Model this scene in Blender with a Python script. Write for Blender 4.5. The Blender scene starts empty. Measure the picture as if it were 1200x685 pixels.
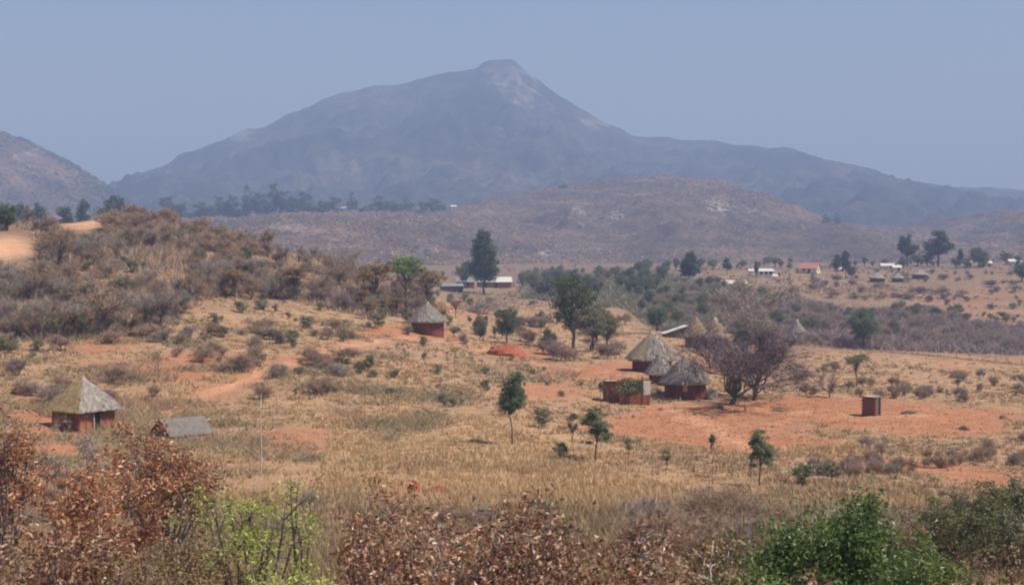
import bpy, math, random
import numpy as np

# ------------------------------------------------------------------ camera, sky, sun, exposure
SC = bpy.context.scene
COL = SC.collection
F = 1648.0                      # focal length in photo pixels (1200 x 685)
CZ = 24.0                       # camera height above the datum
HORIZON = 290.0
PITCH = math.atan((342.5 - HORIZON) / F)

cam_d = bpy.data.cameras.new('camera')
cam = bpy.data.objects.new('camera', cam_d)
COL.objects.link(cam)
cam.location = (0, 0, CZ)
cam.rotation_euler = (math.pi / 2 - PITCH, 0, 0)
cam_d.sensor_width = 36
cam_d.lens = F / 1200 * 36
cam_d.clip_start = 0.5
cam_d.clip_end = 40000
SC.camera = cam

SUN_EL, SUN_AZ = math.radians(57), math.radians(-12)     # azimuth from +X towards +Y
world = bpy.data.worlds.new('World')
SC.world = world
world.use_nodes = True
wn = world.node_tree
sky = wn.nodes.new('ShaderNodeTexSky')
sky.sky_type = 'NISHITA'
sky.sun_disc = False
sky.sun_elevation = SUN_EL
sky.sun_rotation = math.pi / 2 - SUN_AZ
sky.altitude = 1200
sky.air_density = 1.0
sky.dust_density = 2.4
sky.ozone_density = 1.0
bg = wn.nodes['Background']
bg.inputs['Strength'].default_value = 0.078
wn.links.new(sky.outputs[0], bg.inputs['Color'])

sun_d = bpy.data.lights.new('sun', 'SUN')
sun_d.energy = 4.8
sun_d.angle = math.radians(0.9)
sun_d.color = (1.0, 0.91, 0.80)
sun = bpy.data.objects.new('sun', sun_d)
COL.objects.link(sun)
to_sun = (math.cos(SUN_EL) * math.cos(SUN_AZ), math.cos(SUN_EL) * math.sin(SUN_AZ), math.sin(SUN_EL))
from mathutils import Vector
sun.rotation_euler = Vector(to_sun).to_track_quat('Z', 'Y').to_euler()
sun.location = (200, -40, 400)

SC.view_settings.view_transform = 'Standard'
SC.view_settings.look = 'None'
SC.view_settings.exposure = 0.6
SC.view_settings.gamma = 1.0
SC.render.engine = 'CYCLES'
SC.cycles.use_denoising = True
SC.cycles.max_bounces = 5
SC.cycles.diffuse_bounces = 3
SC.cycles.glossy_bounces = 2
SC.cycles.transmission_bounces = 2
SC.cycles.transparent_max_bounces = 4
SC.cycles.volume_bounces = 1
SC.cycles.filter_width = 2.2

HAZE_DENSITY = 5.2e-4
HAZE_COLOR = (0.275, 0.378, 0.65, 1)

# ------------------------------------------------------------------ helpers
rng = np.random.default_rng(7)
random.seed(7)

def vnoise(x, y, seed=0):
    xi = np.floor(x); yi = np.floor(y)
    fx = x - xi; fy = y - yi
    fx = fx * fx * fx * (fx * (fx * 6 - 15) + 10); fy = fy * fy * fy * (fy * (fy * 6 - 15) + 10)
    def h(a, b):
        v = np.sin(a * 127.1 + b * 311.7 + seed * 74.7) * 43758.5453
        return v - np.floor(v)
    return (h(xi, yi) * (1 - fx) + h(xi + 1, yi) * fx) * (1 - fy) + (h(xi, yi + 1) * (1 - fx) + h(xi + 1, yi + 1) * fx) * fy

def fbm(x, y, oct=5, seed=0, gain=0.5):
    s = 0; a = 1; t = 0
    for o in range(oct):
        s = s + a * (vnoise(x, y, seed + o * 13) - 0.5); t += a
        x = x * 2.03 + 11.3; y = y * 2.03 + 5.7; a *= gain
    return s / t * 2

def ridged(x, y, oct=5, seed=0):
    s = 0; a = 1; t = 0
    for o in range(oct):
        s = s + a * (1 - np.abs(vnoise(x, y, seed + o * 17) * 2 - 1)); t += a
        x = x * 2.07 + 3.1; y = y * 2.07 + 9.2; a *= 0.5
    return s / t

SP, CP = math.sin(PITCH), math.cos(PITCH)
def ray(px, py):
    a = (np.asarray(px, float) - 600) / F
    b = -(np.asarray(py, float) - 342.5) / F
    y = CP + b * SP
    return a / y, (-SP + b * CP) / y             # x and z per metre of depth
def pt(px, py, D):
    ax, az = ray(px, py)
    return float(ax * D), float(D), float(CZ + az * D)

class Geo:
    def __init__(self):
        self.V = []; self.Fq = []; self.Ft = []; self.n = 0
    def add(self, V, q=None, t=None):
        V = np.asarray(V, float).reshape(-1, 3)
        if q is not None: self.Fq.append(np.asarray(q, int).reshape(-1, 4) + self.n)
        if t is not None: self.Ft.append(np.asarray(t, int).reshape(-1, 3) + self.n)
        self.V.append(V); self.n += len(V)
        return self
    def box(self, x0, x1, y0, y1, z0, z1):
        V = [(x0, y0, z0), (x1, y0, z0), (x1, y1, z0), (x0, y1, z0), (x0, y0, z1), (x1, y0, z1), (x1, y1, z1), (x0, y1, z1)]
        return self.add(V, q=[(0, 3, 2, 1), (4, 5, 6, 7), (0, 1, 5, 4), (1, 2, 6, 5), (2, 3, 7, 6), (3, 0, 4, 7)])
    def tube(self, path, radii, sides=5, cap=True):
        path = np.asarray(path, float); n = len(path)
        d = np.gradient(path, axis=0)
        d /= np.linalg.norm(d, axis=1)[:, None] + 1e-9
        ref = np.array([0.31, 0.87, 0.38]) if abs(d[0, 2]) > 0.8 else np.array([0, 0, 1.0])
        u = np.cross(d, ref); u /= np.linalg.norm(u, axis=1)[:, None] + 1e-9
        v = np.cross(d, u)
        a = np.arange(sides) / sides * 2 * np.pi
        r = np.broadcast_to(np.asarray(radii, float), (n,))
        V = path[:, None, :] + r[:, None, None] * (np.cos(a)[None, :, None] * u[:, None, :] + np.sin(a)[None, :, None] * v[:, None, :])
        i = np.arange(n - 1)[:, None] * sides; j = np.arange(sides)[None, :]; k = (j + 1) % sides
        q = np.stack([i + j, i + k, i + sides + k, i + sides + j], -1).reshape(-1, 4)
        V = V.reshape(-1, 3); t = None
        if cap:
            b = (n - 1) * sides
            t = [(b, b + m, b + m + 1) for m in range(1, sides - 1)]
        return self.add(V, q=q, t=t)
    def mesh(self, name, mats, smooth=False):
        V = np.concatenate(self.V) if self.V else np.zeros((0, 3))
        me = bpy.data.meshes.new(name)
        parts = []; starts = []; tot = 0
        ls = []
        if self.Fq:
            q = np.concatenate(self.Fq); parts.append(q.ravel()); ls.append(np.full(len(q), 4))
        if self.Ft:
            t = np.concatenate(self.Ft); parts.append(t.ravel()); ls.append(np.full(len(t), 3))
        loops = np.concatenate(parts).astype(np.int32); lt = np.concatenate(ls).astype(np.int32)
        me.vertices.add(len(V)); me.vertices.foreach_set('co', V.ravel().astype(np.float32))
        me.loops.add(len(loops)); me.loops.foreach_set('vertex_index', loops)
        me.polygons.add(len(lt)); me.polygons.foreach_set('loop_start', np.concatenate([[0], np.cumsum(lt)[:-1]]).astype(np.int32))
        me.polygons.foreach_set('use_smooth', np.full(len(lt), bool(smooth)))
        me.update(calc_edges=True)
        for m in (mats if isinstance(mats, (list, tuple)) else [mats]): me.materials.append(m)
        return me

def obj(name, data, parent=None, loc=None, **props):
    o = bpy.data.objects.new(name, data)
    COL.objects.link(o)
    if parent is not None: o.parent = parent
    if loc is not None: o.location = loc
    for k, v in props.items():
        if v is not None: o[k] = v
    return o

def thing(name, label, cat, loc, rz=0.0, scale=1.0, group=None):
    o = obj(name, None, None, loc, label=label, category=cat, group=group)
    o.empty_display_size = 0.3
    o.rotation_euler = (0, 0, rz)
    o.scale = (scale, scale, scale) if np.isscalar(scale) else scale
    return o

# ------------------------------------------------------------------ materials
def nodes(name):
    m = bpy.data.materials.new(name); m.use_nodes = True
    nt = m.node_tree
    return m, nt, nt.nodes['Principled BSDF']

def ramp(nt, fac, cols, interp='LINEAR'):
    r = nt.nodes.new('ShaderNodeValToRGB'); cr = r.color_ramp; cr.interpolation = interp
    while len(cr.elements) < len(cols): cr.elements.new(0.5)
    for e, (p, c) in zip(cr.elements, cols):
        e.position = p; e.color = (*c, 1) if len(c) == 3 else c
    if fac is not None: nt.links.new(fac, r.inputs[0])
    return r.outputs[0]

def even(cols):
    return [(i / max(1, len(cols) - 1), c) for i, c in enumerate(cols)]

def noise(nt, scale, detail=4, rough=0.55, vec=None, dist=0.0):
    n = nt.nodes.new('ShaderNodeTexNoise')
    n.inputs['Scale'].default_value = scale; n.inputs['Detail'].default_value = detail
    n.inputs['Roughness'].default_value = rough; n.inputs['Distortion'].default_value = dist
    if vec is None:
        tc = nt.nodes.get('tc') or nt.nodes.new('ShaderNodeTexCoord'); tc.name = 'tc'
        vec = tc.outputs['Object']
    nt.links.new(vec, n.inputs['Vector'])
    return n.outputs['Fac']

def mix(nt, fac, a, b, mode='MIX'):
    m = nt.nodes.new('ShaderNodeMix'); m.data_type = 'RGBA'; m.blend_type = mode
    for s, v in ((m.inputs[0], fac), (m.inputs[6], a), (m.inputs[7], b)):
        if hasattr(v, 'is_output'): nt.links.new(v, s)
        elif np.isscalar(v): s.default_value = v
        else: s.default_value = (*v, 1)
    return m.outputs[2]

def math_n(nt, op, a, b=None, clamp=False):
    m = nt.nodes.new('ShaderNodeMath'); m.operation = op; m.use_clamp = clamp
    for s, v in ((m.inputs[0], a), (m.inputs[1], b)):
        if v is None: continue
        if hasattr(v, 'is_output'): nt.links.new(v, s)
        else: s.default_value = v
    return m.outputs[0]

def attr(nt, name):
    a = nt.nodes.new('ShaderNodeAttribute'); a.attribute_name = name
    return a.outputs['Fac']

def leaf_mat(name, cols, trans=0.25, rough=0.55, spec=0.25, objvar=0.25):
    """colour differs from leaf to leaf (random per island) and a little from plant to plant"""
    m, nt, p = nodes(name)
    g = nt.nodes.new('ShaderNodeNewGeometry'); oi = nt.nodes.new('ShaderNodeObjectInfo')
    c = ramp(nt, g.outputs['Random Per Island'], even(cols))
    v = math_n(nt, 'ADD', math_n(nt, 'MULTIPLY', oi.outputs['Random'], objvar), 1 - objvar / 2)
    c = mix(nt, 1.0, c, v, 'MULTIPLY')
    nt.links.new(c, p.inputs['Base Color'])
    p.inputs['Roughness'].default_value = rough
    p.inputs['Specular IOR Level'].default_value = spec
    if trans:
        t = nt.nodes.new('ShaderNodeBsdfTranslucent'); nt.links.new(c, t.inputs['Color'])
        ms = nt.nodes.new('ShaderNodeMixShader'); ms.inputs[0].default_value = trans
        nt.links.new(p.outputs[0], ms.inputs[1]); nt.links.new(t.outputs[0], ms.inputs[2])
        nt.links.new(ms.outputs[0], nt.nodes['Material Output'].inputs['Surface'])
    return m

def rough_mat(name, cols, scale=3.0, detail=6, rough=0.9, bump=0.0, bscale=None, island=0.0, spec=0.2, metal=0.0):
    m, nt, p = nodes(name)
    n = noise(nt, scale, detail, 0.62)
    c = ramp(nt, n, [(0.3 + 0.4 * f, c) for f, c in even(cols)])
    if island:
        g = nt.nodes.new('ShaderNodeNewGeometry')
        v = math_n(nt, 'ADD', math_n(nt, 'MULTIPLY', g.outputs['Random Per Island'], island), 1 - island / 2)
        c = mix(nt, 1.0, c, v, 'MULTIPLY')
    nt.links.new(c, p.inputs['Base Color'])
    p.inputs['Roughness'].default_value = rough
    p.inputs['Specular IOR Level'].default_value = spec
    p.inputs['Metallic'].default_value = metal
    if bump:
        b = nt.nodes.new('ShaderNodeBump'); b.inputs['Strength'].default_value = bump
        b.inputs['Distance'].default_value = 0.1
        nt.links.new(noise(nt, bscale or scale * 4, 5, 0.6), b.inputs['Height'])
        nt.links.new(b.outputs[0], p.inputs['Normal'])
    return m

M = {}
M['bark_dark'] = rough_mat('bark_dark', [(0.052, 0.042, 0.037), (0.147, 0.120, 0.100)], 6)
M['bark_grey'] = rough_mat('bark_grey', [(0.10, 0.085, 0.08), (0.24, 0.21, 0.19)], 5)
M['bark_pale'] = rough_mat('bark_pale', [(0.38, 0.33, 0.28), (0.58, 0.53, 0.47)], 5)
M['twig_brown'] = leaf_mat('twig_brown', [(0.225, 0.153, 0.113), (0.391, 0.273, 0.198), (0.534, 0.371, 0.251)], 0, 0.9)
M['twig_grey'] = leaf_mat('twig_grey', [(0.207, 0.174, 0.153), (0.372, 0.306, 0.268), (0.516, 0.428, 0.365)], 0, 0.9)
M['twig_purple'] = leaf_mat('twig_purple', [(0.173, 0.130, 0.127), (0.305, 0.228, 0.212), (0.408, 0.323, 0.273)], 0, 0.9)
M['twig_plum'] = leaf_mat('twig_plum', [(0.085, 0.065, 0.080), (0.15, 0.115, 0.135), (0.21, 0.165, 0.18)], 0, 0.9)
M['leaf_gum'] = leaf_mat('leaf_gum', [(0.040, 0.066, 0.035), (0.067, 0.109, 0.053), (0.105, 0.155, 0.081)])
M['leaf_dark'] = leaf_mat('leaf_dark', [(0.061, 0.090, 0.051), (0.121, 0.161, 0.083), (0.200, 0.249, 0.134)])
M['leaf_olive'] = leaf_mat('leaf_olive', [(0.102, 0.112, 0.054), (0.170, 0.178, 0.082), (0.263, 0.256, 0.120)])
M['leaf_green'] = leaf_mat('leaf_green', [(0.059, 0.106, 0.029), (0.126, 0.206, 0.052), (0.241, 0.327, 0.094)], 0.3, 0.4, 0.4)
M['leaf_lime'] = leaf_mat('leaf_lime', [(0.190, 0.253, 0.060), (0.359, 0.426, 0.094), (0.586, 0.589, 0.176)], 0.35)
M['leaf_brown'] = leaf_mat('leaf_brown', [(0.144, 0.059, 0.035), (0.240, 0.108, 0.064), (0.358, 0.174, 0.100), (0.287, 0.185, 0.088), (0.478, 0.281, 0.182), (0.742, 0.538, 0.376)], 0.25, 0.4, 0.5)
M['leaf_russet'] = leaf_mat('leaf_russet', [(0.188, 0.068, 0.041), (0.347, 0.136, 0.074), (0.274, 0.165, 0.074), (0.463, 0.207, 0.111), (0.724, 0.443, 0.256)], 0.25, 0.45, 0.4)
M['leaf_rust_olive'] = leaf_mat('leaf_rust_olive', [(0.152, 0.086, 0.048), (0.258, 0.161, 0.083), (0.260, 0.216, 0.098), (0.405, 0.286, 0.160)], 0.25)
M['leaf_scrub'] = leaf_mat('leaf_scrub', [(0.212, 0.147, 0.100), (0.347, 0.236, 0.156), (0.318, 0.254, 0.148), (0.465, 0.336, 0.225)], 0.2)
M['leaf_dusty'] = leaf_mat('leaf_dusty', [(0.135, 0.092, 0.062), (0.21, 0.15, 0.10), (0.20, 0.165, 0.10), (0.30, 0.22, 0.145)], 0.2)
M['leaf_greyolive'] = leaf_mat('leaf_greyolive', [(0.119, 0.122, 0.080), (0.196, 0.193, 0.119), (0.275, 0.256, 0.169)], 0.2)
M['leaf_euphorbia'] = rough_mat('leaf_euphorbia', [(0.05, 0.075, 0.035), (0.10, 0.13, 0.06)], 4)
M['grass'] = leaf_mat('grass', [(0.319, 0.194, 0.102), (0.469, 0.301, 0.157), (0.584, 0.405, 0.233), (0.679, 0.506, 0.315)], 0.25, 0.7, 0.1, 0)
M['grass_grey'] = leaf_mat('grass_grey', [(0.248, 0.183, 0.109), (0.394, 0.292, 0.175), (0.496, 0.394, 0.241)], 0.25, 0.7, 0.1, 0)
M['stalk'] = leaf_mat('stalk', [(0.353, 0.218, 0.103), (0.494, 0.323, 0.162), (0.612, 0.450, 0.262), (0.711, 0.578, 0.383)], 0.2, 0.6, 0.2, 0)
M['mud_red'] = rough_mat('mud_red', [(0.127, 0.043, 0.028), (0.201, 0.074, 0.045)], 1.6, 8, bump=0.5)
M['mud_orange'] = rough_mat('mud_orange', [(0.27, 0.095, 0.052), (0.37, 0.145, 0.085)], 1.6, 8, bump=0.5)
for k_ in ('mud_red', 'mud_orange'):
    nt_ = M[k_].node_tree; p_ = nt_.nodes['Principled BSDF']; old = p_.inputs['Base Color'].links[0].from_socket
    mp = nt_.nodes.new('ShaderNodeMapping'); mp.inputs['Scale'].default_value = (3.0, 3.0, .5); nt_.links.new(nt_.nodes['tc'].outputs['Object'], mp.inputs['Vector'])
    st = ramp(nt_, noise(nt_, 1.0, 5, .65, mp.outputs[0]), [(0.36, (0.55, 0.52, 0.5)), (0.52, (1, 1, 1)), (0.70, (1.35, 1.3, 1.25))])
    nt_.links.new(mix(nt_, 1.0, old, st, 'MULTIPLY'), p_.inputs['Base Color'])
M['plaster_white'] = rough_mat('plaster_white', [(0.55, 0.52, 0.47), (0.76, 0.74, 0.70)], 1.5)
M['plaster_cream'] = rough_mat('plaster_cream', [(0.62, 0.54, 0.36), (0.74, 0.66, 0.47)], 1.5)
M['plaster_grey'] = rough_mat('plaster_grey', [(0.33, 0.32, 0.30), (0.48, 0.46, 0.43)], 1.5)
M['plaster_pink'] = rough_mat('plaster_pink', [(0.42, 0.26, 0.23), (0.50, 0.33, 0.29)], 2)
M['brick_brown'] = rough_mat('brick_brown', [(0.17, 0.075, 0.050), (0.30, 0.14, 0.095)], 5, 8, bump=0.8, bscale=12)
M['sheet_pale'] = rough_mat('sheet_pale', [(0.44, 0.42, 0.37), (0.62, 0.60, 0.54)], 0.8, rough=0.75, spec=0.15)
M['sheet_grey'] = rough_mat('sheet_grey', [(0.161, 0.167, 0.174), (0.236, 0.242, 0.248)], 1.2, rough=0.8, spec=0.1)
M['sheet_red'] = rough_mat('sheet_red', [(0.30, 0.13, 0.12), (0.38, 0.18, 0.16)], 0.8, rough=0.6)
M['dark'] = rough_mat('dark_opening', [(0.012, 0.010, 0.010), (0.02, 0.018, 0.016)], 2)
M['wood_grey'] = rough_mat('wood_grey', [(0.30, 0.27, 0.24), (0.46, 0.43, 0.40)], 4)
M['wood_red'] = rough_mat('wood_red', [(0.33, 0.11, 0.06), (0.45, 0.17, 0.10)], 4)
M['thatch_grey'] = rough_mat('thatch_grey', [(0.20, 0.178, 0.16), (0.37, 0.335, 0.30)], 2.2, 8, island=0.7, bump=0.6, bscale=18)
M['thatch_dark'] = rough_mat('thatch_dark', [(0.12, 0.108, 0.10), (0.22, 0.20, 0.185)], 3, 8, island=0.5, bump=0.8, bscale=14)
M['thatch_straw'] = rough_mat('thatch_straw', [(0.30, 0.21, 0.10), (0.46, 0.34, 0.18)], 2.0, 8, island=0.6, bump=0.6, bscale=18)
M['thatch_tan'] = rough_mat('thatch_tan', [(0.26, 0.175, 0.11), (0.42, 0.31, 0.20)], 2.0, 8, island=0.6)
M['rock'] = rough_mat('rock', [(0.150, 0.128, 0.112), (0.270, 0.240, 0.217)], 1.5, 8, bump=0.6)
M['rock_dark'] = rough_mat('rock_dark', [(0.10, 0.07, 0.055), (0.19, 0.13, 0.10)], 2, 8, bump=0.6)
M['soil_heap'] = rough_mat('soil_heap', [(0.27, 0.075, 0.040), (0.40, 0.135, 0.075)], 2.5, 8, bump=1.0)

# ground: dry grass litter, red soil where trampled or ploughed, pale stubble, road dust
def ground_mat():
    m, nt, p = nodes('dry_ground')
    n1 = noise(nt, 0.045, 6, 0.6); n2 = noise(nt, 0.6, 6, 0.65); n3 = noise(nt, 5.0, 4, 0.6)
    grass = ramp(nt, n2, [(0.28, (0.255, 0.160, 0.096)), (0.5, (0.355, 0.234, 0.142)), (0.72, (0.43, 0.305, 0.195))])
    grass = mix(nt, math_n(nt, 'MULTIPLY', n1, 0.5), grass, (0.33, 0.19, 0.11))
    n5 = noise(nt, 0.16, 5, 0.6)
    grass = mix(nt, ramp(nt, n5, [(0.48, (0, 0, 0)), (0.66, (0.6, 0.6, 0.6))]), grass, (0.20, 0.145, 0.092))
    soil = ramp(nt, n2, [(0.25, (0.27, 0.115, 0.062)), (0.55, (0.37, 0.175, 0.098)), (0.8, (0.45, 0.25, 0.145))])
    s = math_n(nt, 'ADD', attr(nt, 'soil'), math_n(nt, 'MULTIPLY', math_n(nt, 'SUBTRACT', n2, 0.5), 1.3))
    s = math_n(nt, 'ADD', s, math_n(nt, 'MULTIPLY', math_n(nt, 'SUBTRACT', n1, 0.5), 0.6))
    s = ramp(nt, s, [(0.22, (0, 0, 0)), (0.80, (1, 1, 1))])
    c = mix(nt, s, grass, soil)
    stub = ramp(nt, n3, [(0.3, (0.31, 0.19, 0.10)), (0.7, (0.50, 0.345, 0.195))])
    c = mix(nt, math_n(nt, 'MULTIPLY', attr(nt, 'stubble'), 0.85), c, stub)
    scrub = ramp(nt, n2, [(0.3, (0.13, 0.094, 0.070)), (0.7, (0.24, 0.175, 0.125))])
    c = mix(nt, math_n(nt, 'MULTIPLY', attr(nt, 'scrub'), 0.9, True), c, scrub)
    road = ramp(nt, n2, [(0.3, (0.46, 0.24, 0.14)), (0.7, (0.60, 0.38, 0.24))])
    c = mix(nt, attr(nt, 'road'), c, road)
    c = mix(nt, 1.0, c, ramp(nt, n3, [(0.3, (0.72, 0.72, 0.72)), (0.65, (1.12, 1.1, 1.08))]), 'MULTIPLY')
    nt.links.new(c, p.inputs['Base Color'])
    p.inputs['Roughness'].default_value = 0.95; p.inputs['Specular IOR Level'].default_value = 0.1
    b = nt.nodes.new('ShaderNodeBump'); b.inputs['Strength'].default_value = 0.7; b.inputs['Distance'].default_value = 0.25
    nt.links.new(math_n(nt, 'ADD', n2, math_n(nt, 'MULTIPLY', n3, 0.4)), b.inputs['Height']); nt.links.new(b.outputs[0], p.inputs['Normal'])
    return m
M['ground'] = ground_mat()

def hill_mat(name, dark, mid, pale, rockc, sc):
    m, nt, p = nodes(name)
    n1 = noise(nt, sc, 7, 0.62); n2 = noise(nt, sc * 9, 6, 0.65); n3 = noise(nt, sc * 2.3, 5, 0.6, dist=0.6)
    c = ramp(nt, n1, [(0.33, dark), (0.52, mid), (0.70, pale)])
    c = mix(nt, ramp(nt, n2, [(0.45, (0, 0, 0)), (0.62, (0.75, 0.75, 0.75))]), c, dark)
    n4 = noise(nt, sc * 38, 4, 0.7)
    c = mix(nt, 1.0, c, ramp(nt, n4, [(0.36, (0.45, 0.45, 0.45)), (0.62, (1.35, 1.33, 1.3))]), 'MULTIPLY')
    r = math_n(nt, 'ADD', math_n(nt, 'MULTIPLY', attr(nt, 'rock'), math_n(nt, 'MULTIPLY', n4, 2.0)), math_n(nt, 'MULTIPLY', math_n(nt, 'SUBTRACT', n3, 0.62), 1.6))
    r = ramp(nt, r, [(0.2, (0, 0, 0)), (0.6, (1, 1, 1))])
    rk = mix(nt, ramp(nt, n2, [(0.4, (0, 0, 0)), (0.6, (1, 1, 1))]), tuple(x * 0.55 for x in rockc), rockc)
    c = mix(nt, r, c, rk)
    nt.links.new(c, p.inputs['Base Color'])
    p.inputs['Roughness'].default_value = 0.95; p.inputs['Specular IOR Level'].default_value = 0.05
    return m
M['mountain'] = hill_mat('mountain_bush', (0.010, 0.016, 0.013), (0.050, 0.050, 0.042), (0.13, 0.115, 0.095), (0.27, 0.25, 0.225), 0.0048)
M['koppie'] = hill_mat('koppie_scrub', (0.055, 0.046, 0.040), (0.125, 0.092, 0.074), (0.215, 0.152, 0.115), (0.38, 0.33, 0.29), 0.014)
M['west_hill'] = hill_mat('west_hill_scrub', (0.055, 0.045, 0.040), (0.12, 0.090, 0.070), (0.23, 0.16, 0.11), (0.32, 0.26, 0.22), 0.009)

# ------------------------------------------------------------------ terrain (heights measured off the picture at known distances)
CTRL = []
for x in (-150, 0, 300, 600, 900, 1200, 1350):
    CTRL += [(x, None, 6, -4.6), (x, None, 20, -7.0), (x, None, 40, -9.6)]
def col(px, *pairs):
    for py, D in pairs: CTRL.append((px, py, D, None))
col(-150, (575, 70), (510, 100), (445, 130), (395, 155), (345, 175), (312, 190), (285, 210), (268, 240), (275, 300))
col(0, (572, 70), (505, 100), (440, 130), (390, 155), (340, 175), (306, 190), (280, 210), (266, 232), (272, 270), (290, 340))
col(100, (568, 70), (505, 105), (445, 130), (395, 155), (345, 180), (310, 200), (275, 225), (260, 245), (266, 280), (288, 340))
col(190, (565, 72), (508, 105), (440, 135), (390, 160), (352, 180), (315, 205), (275, 230), (256, 250), (263, 285), (292, 350))
col(300, (560, 75), (520, 97), (455, 130), (405, 160), (370, 185), (348, 205), (315, 225), (288, 248), (294, 285), (310, 350))
col(400, (560, 76), (530, 95), (462, 130), (405, 165), (375, 195), (350, 218), (325, 240), (310, 262), (322, 310), (322, 420))
col(450, (545, 85), (466, 130), (412, 165), (382, 196), (367, 216), (347, 236), (328, 256), (321, 275), (332, 330), (330, 430))
col(500, (560, 78), (530, 95), (470, 130), (420, 165), (393, 196), (374, 230), (360, 270), (350, 350), (338, 450), (330, 530))
col(600, (590, 62), (570, 75), (522, 100), (460, 140), (412, 190), (380, 250), (360, 340), (345, 440), (333, 560))
col(750, (595, 60), (560, 80), (525, 105), (470, 142), (440, 165), (415, 200), (390, 260), (362, 360), (337, 460), (322, 560))
col(900, (600, 60), (560, 87), (515, 115), (475, 145), (440, 185), (415, 230), (395, 290), (370, 355), (345, 440), (322, 520), (316, 580))
col(1050, (605, 60), (560, 90), (520, 115), (485, 135), (445, 180), (417, 225), (412, 262), (403, 305), (390, 350), (370, 400), (350, 450), (326, 520), (314, 580))
col(1200, (608, 60), (545, 100), (495, 130), (452, 180), (428, 220), (422, 258), (412, 305), (392, 360), (366, 420), (337, 480), (316, 530), (308, 590))
col(1350, (610, 60), (545, 100), (495, 130), (452, 180), (428, 220), (412, 305), (366, 420), (316, 530), (306, 590))
for x in (-150, 100, 350, 600, 850, 1100, 1350): CTRL += [(x, None, 760, -9.5), (x, None, 1000, -11)]
cx, cy, cz_ = [], [], []
for px, py, D, z in CTRL:
    a, b = ray(px, py if py is not None else 342)
    cx.append(float(a) * D); cy.append(D); cz_.append(b * D if z is None else z)
cx, cy, cz_ = map(np.array, (cx, cy, cz_))
def warp(x, y): return x / (y + 60) * 2.6, np.log(y + 30)
def tps_k(r2): return 0.5 * r2 * np.log(r2 + 1e-12)
cu, cv = warp(cx, cy)
A = tps_k((cu[:, None] - cu) ** 2 + (cv[:, None] - cv) ** 2) + np.eye(len(cu)) * 2e-4
P = np.stack([np.ones_like(cu), cu, cv], 1)
W = np.linalg.solve(np.block([[A, P], [P.T, np.zeros((3, 3))]]), np.concatenate([cz_, np.zeros(3)]))

NU, NV = 541, 391
U0, U1 = -1.5, 1.5
V0, V1 = math.log(30 - 18), math.log(30 + 7000)
gu = np.linspace(U0, U1, NU); gv = np.linspace(V0, V1, NV)
GU, GV = np.meshgrid(gu, gv)
GY = np.exp(GV) - 30; GX = GU * (GY + 60)
QU = np.clip(GU * 2.6, cu.min(), cu.max()); QV = np.clip(GV, cv.min(), cv.max())
GZ = np.zeros_like(GX)
for k in range(len(cu)): GZ += W[k] * tps_k((QU - cu[k]) ** 2 + (QV - cv[k]) ** 2)
GZ += W[-3] + W[-2] * QU + W[-1] * QV
far = np.clip((GY - 650) / 350, 0, 1)
GZ = GZ * (1 - far) + (-11) * far + CZ
amp = np.clip(GY / 60, 0.15, 1.0) * (1 - far * 0.6)
GZ += amp * (0.45 * fbm(GX / 16, GY / 16, 4, 3) + 0.22 * fbm(GX / 3.4, GY / 3.4, 3, 8))

def gz(x, y):
    x = np.asarray(x, float); y = np.asarray(y, float)
    u = np.clip((x / (y + 60) - U0) / (U1 - U0) * (NU - 1), 0, NU - 1.001)
    v = np.clip((np.log(np.maximum(y, -17) + 30) - V0) / (V1 - V0) * (NV - 1), 0, NV - 1.001)
    i = v.astype(int); j = u.astype(int); fv = v - i; fu = u - j
    return (GZ[i, j] * (1 - fu) + GZ[i, j + 1] * fu) * (1 - fv) + (GZ[i + 1, j] * (1 - fu) + GZ[i + 1, j + 1] * fu) * fv

DS = np.geomspace(14, 900, 420)
def at(px, py):
    """the ground point seen at a pixel of the photograph"""
    px = np.atleast_1d(np.asarray(px, float)); py = np.atleast_1d(np.asarray(py, float))
    ax, az = ray(px, py)
    X = ax[:, None] * DS; Z = CZ + az[:, None] * DS
    below = gz(X, np.broadcast_to(DS, X.shape)) >= Z
    k = np.where(below.any(1), below.argmax(1), len(DS) - 1)
    k = np.maximum(k, 1)
    d0 = DS[k - 1]; d1 = DS[k]
    for _ in range(12):
        d = (d0 + d1) / 2
        b = gz(ax * d, d) >= CZ + az * d
        d1 = np.where(b, d, d1); d0 = np.where(b, d0, d)
    d = (d0 + d1) / 2
    return np.stack([ax * d, d, gz(ax * d, d)], 1)

def proj(x, y, z):
    """world -> photo pixel, to mark soil patches where the photograph shows them"""
    y = np.maximum(y, 1e-3); dz = z - CZ
    dep = y * CP - dz * SP; up = y * SP + dz * CP
    return 600 + F * x / dep, 342.5 - F * up / dep

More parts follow.
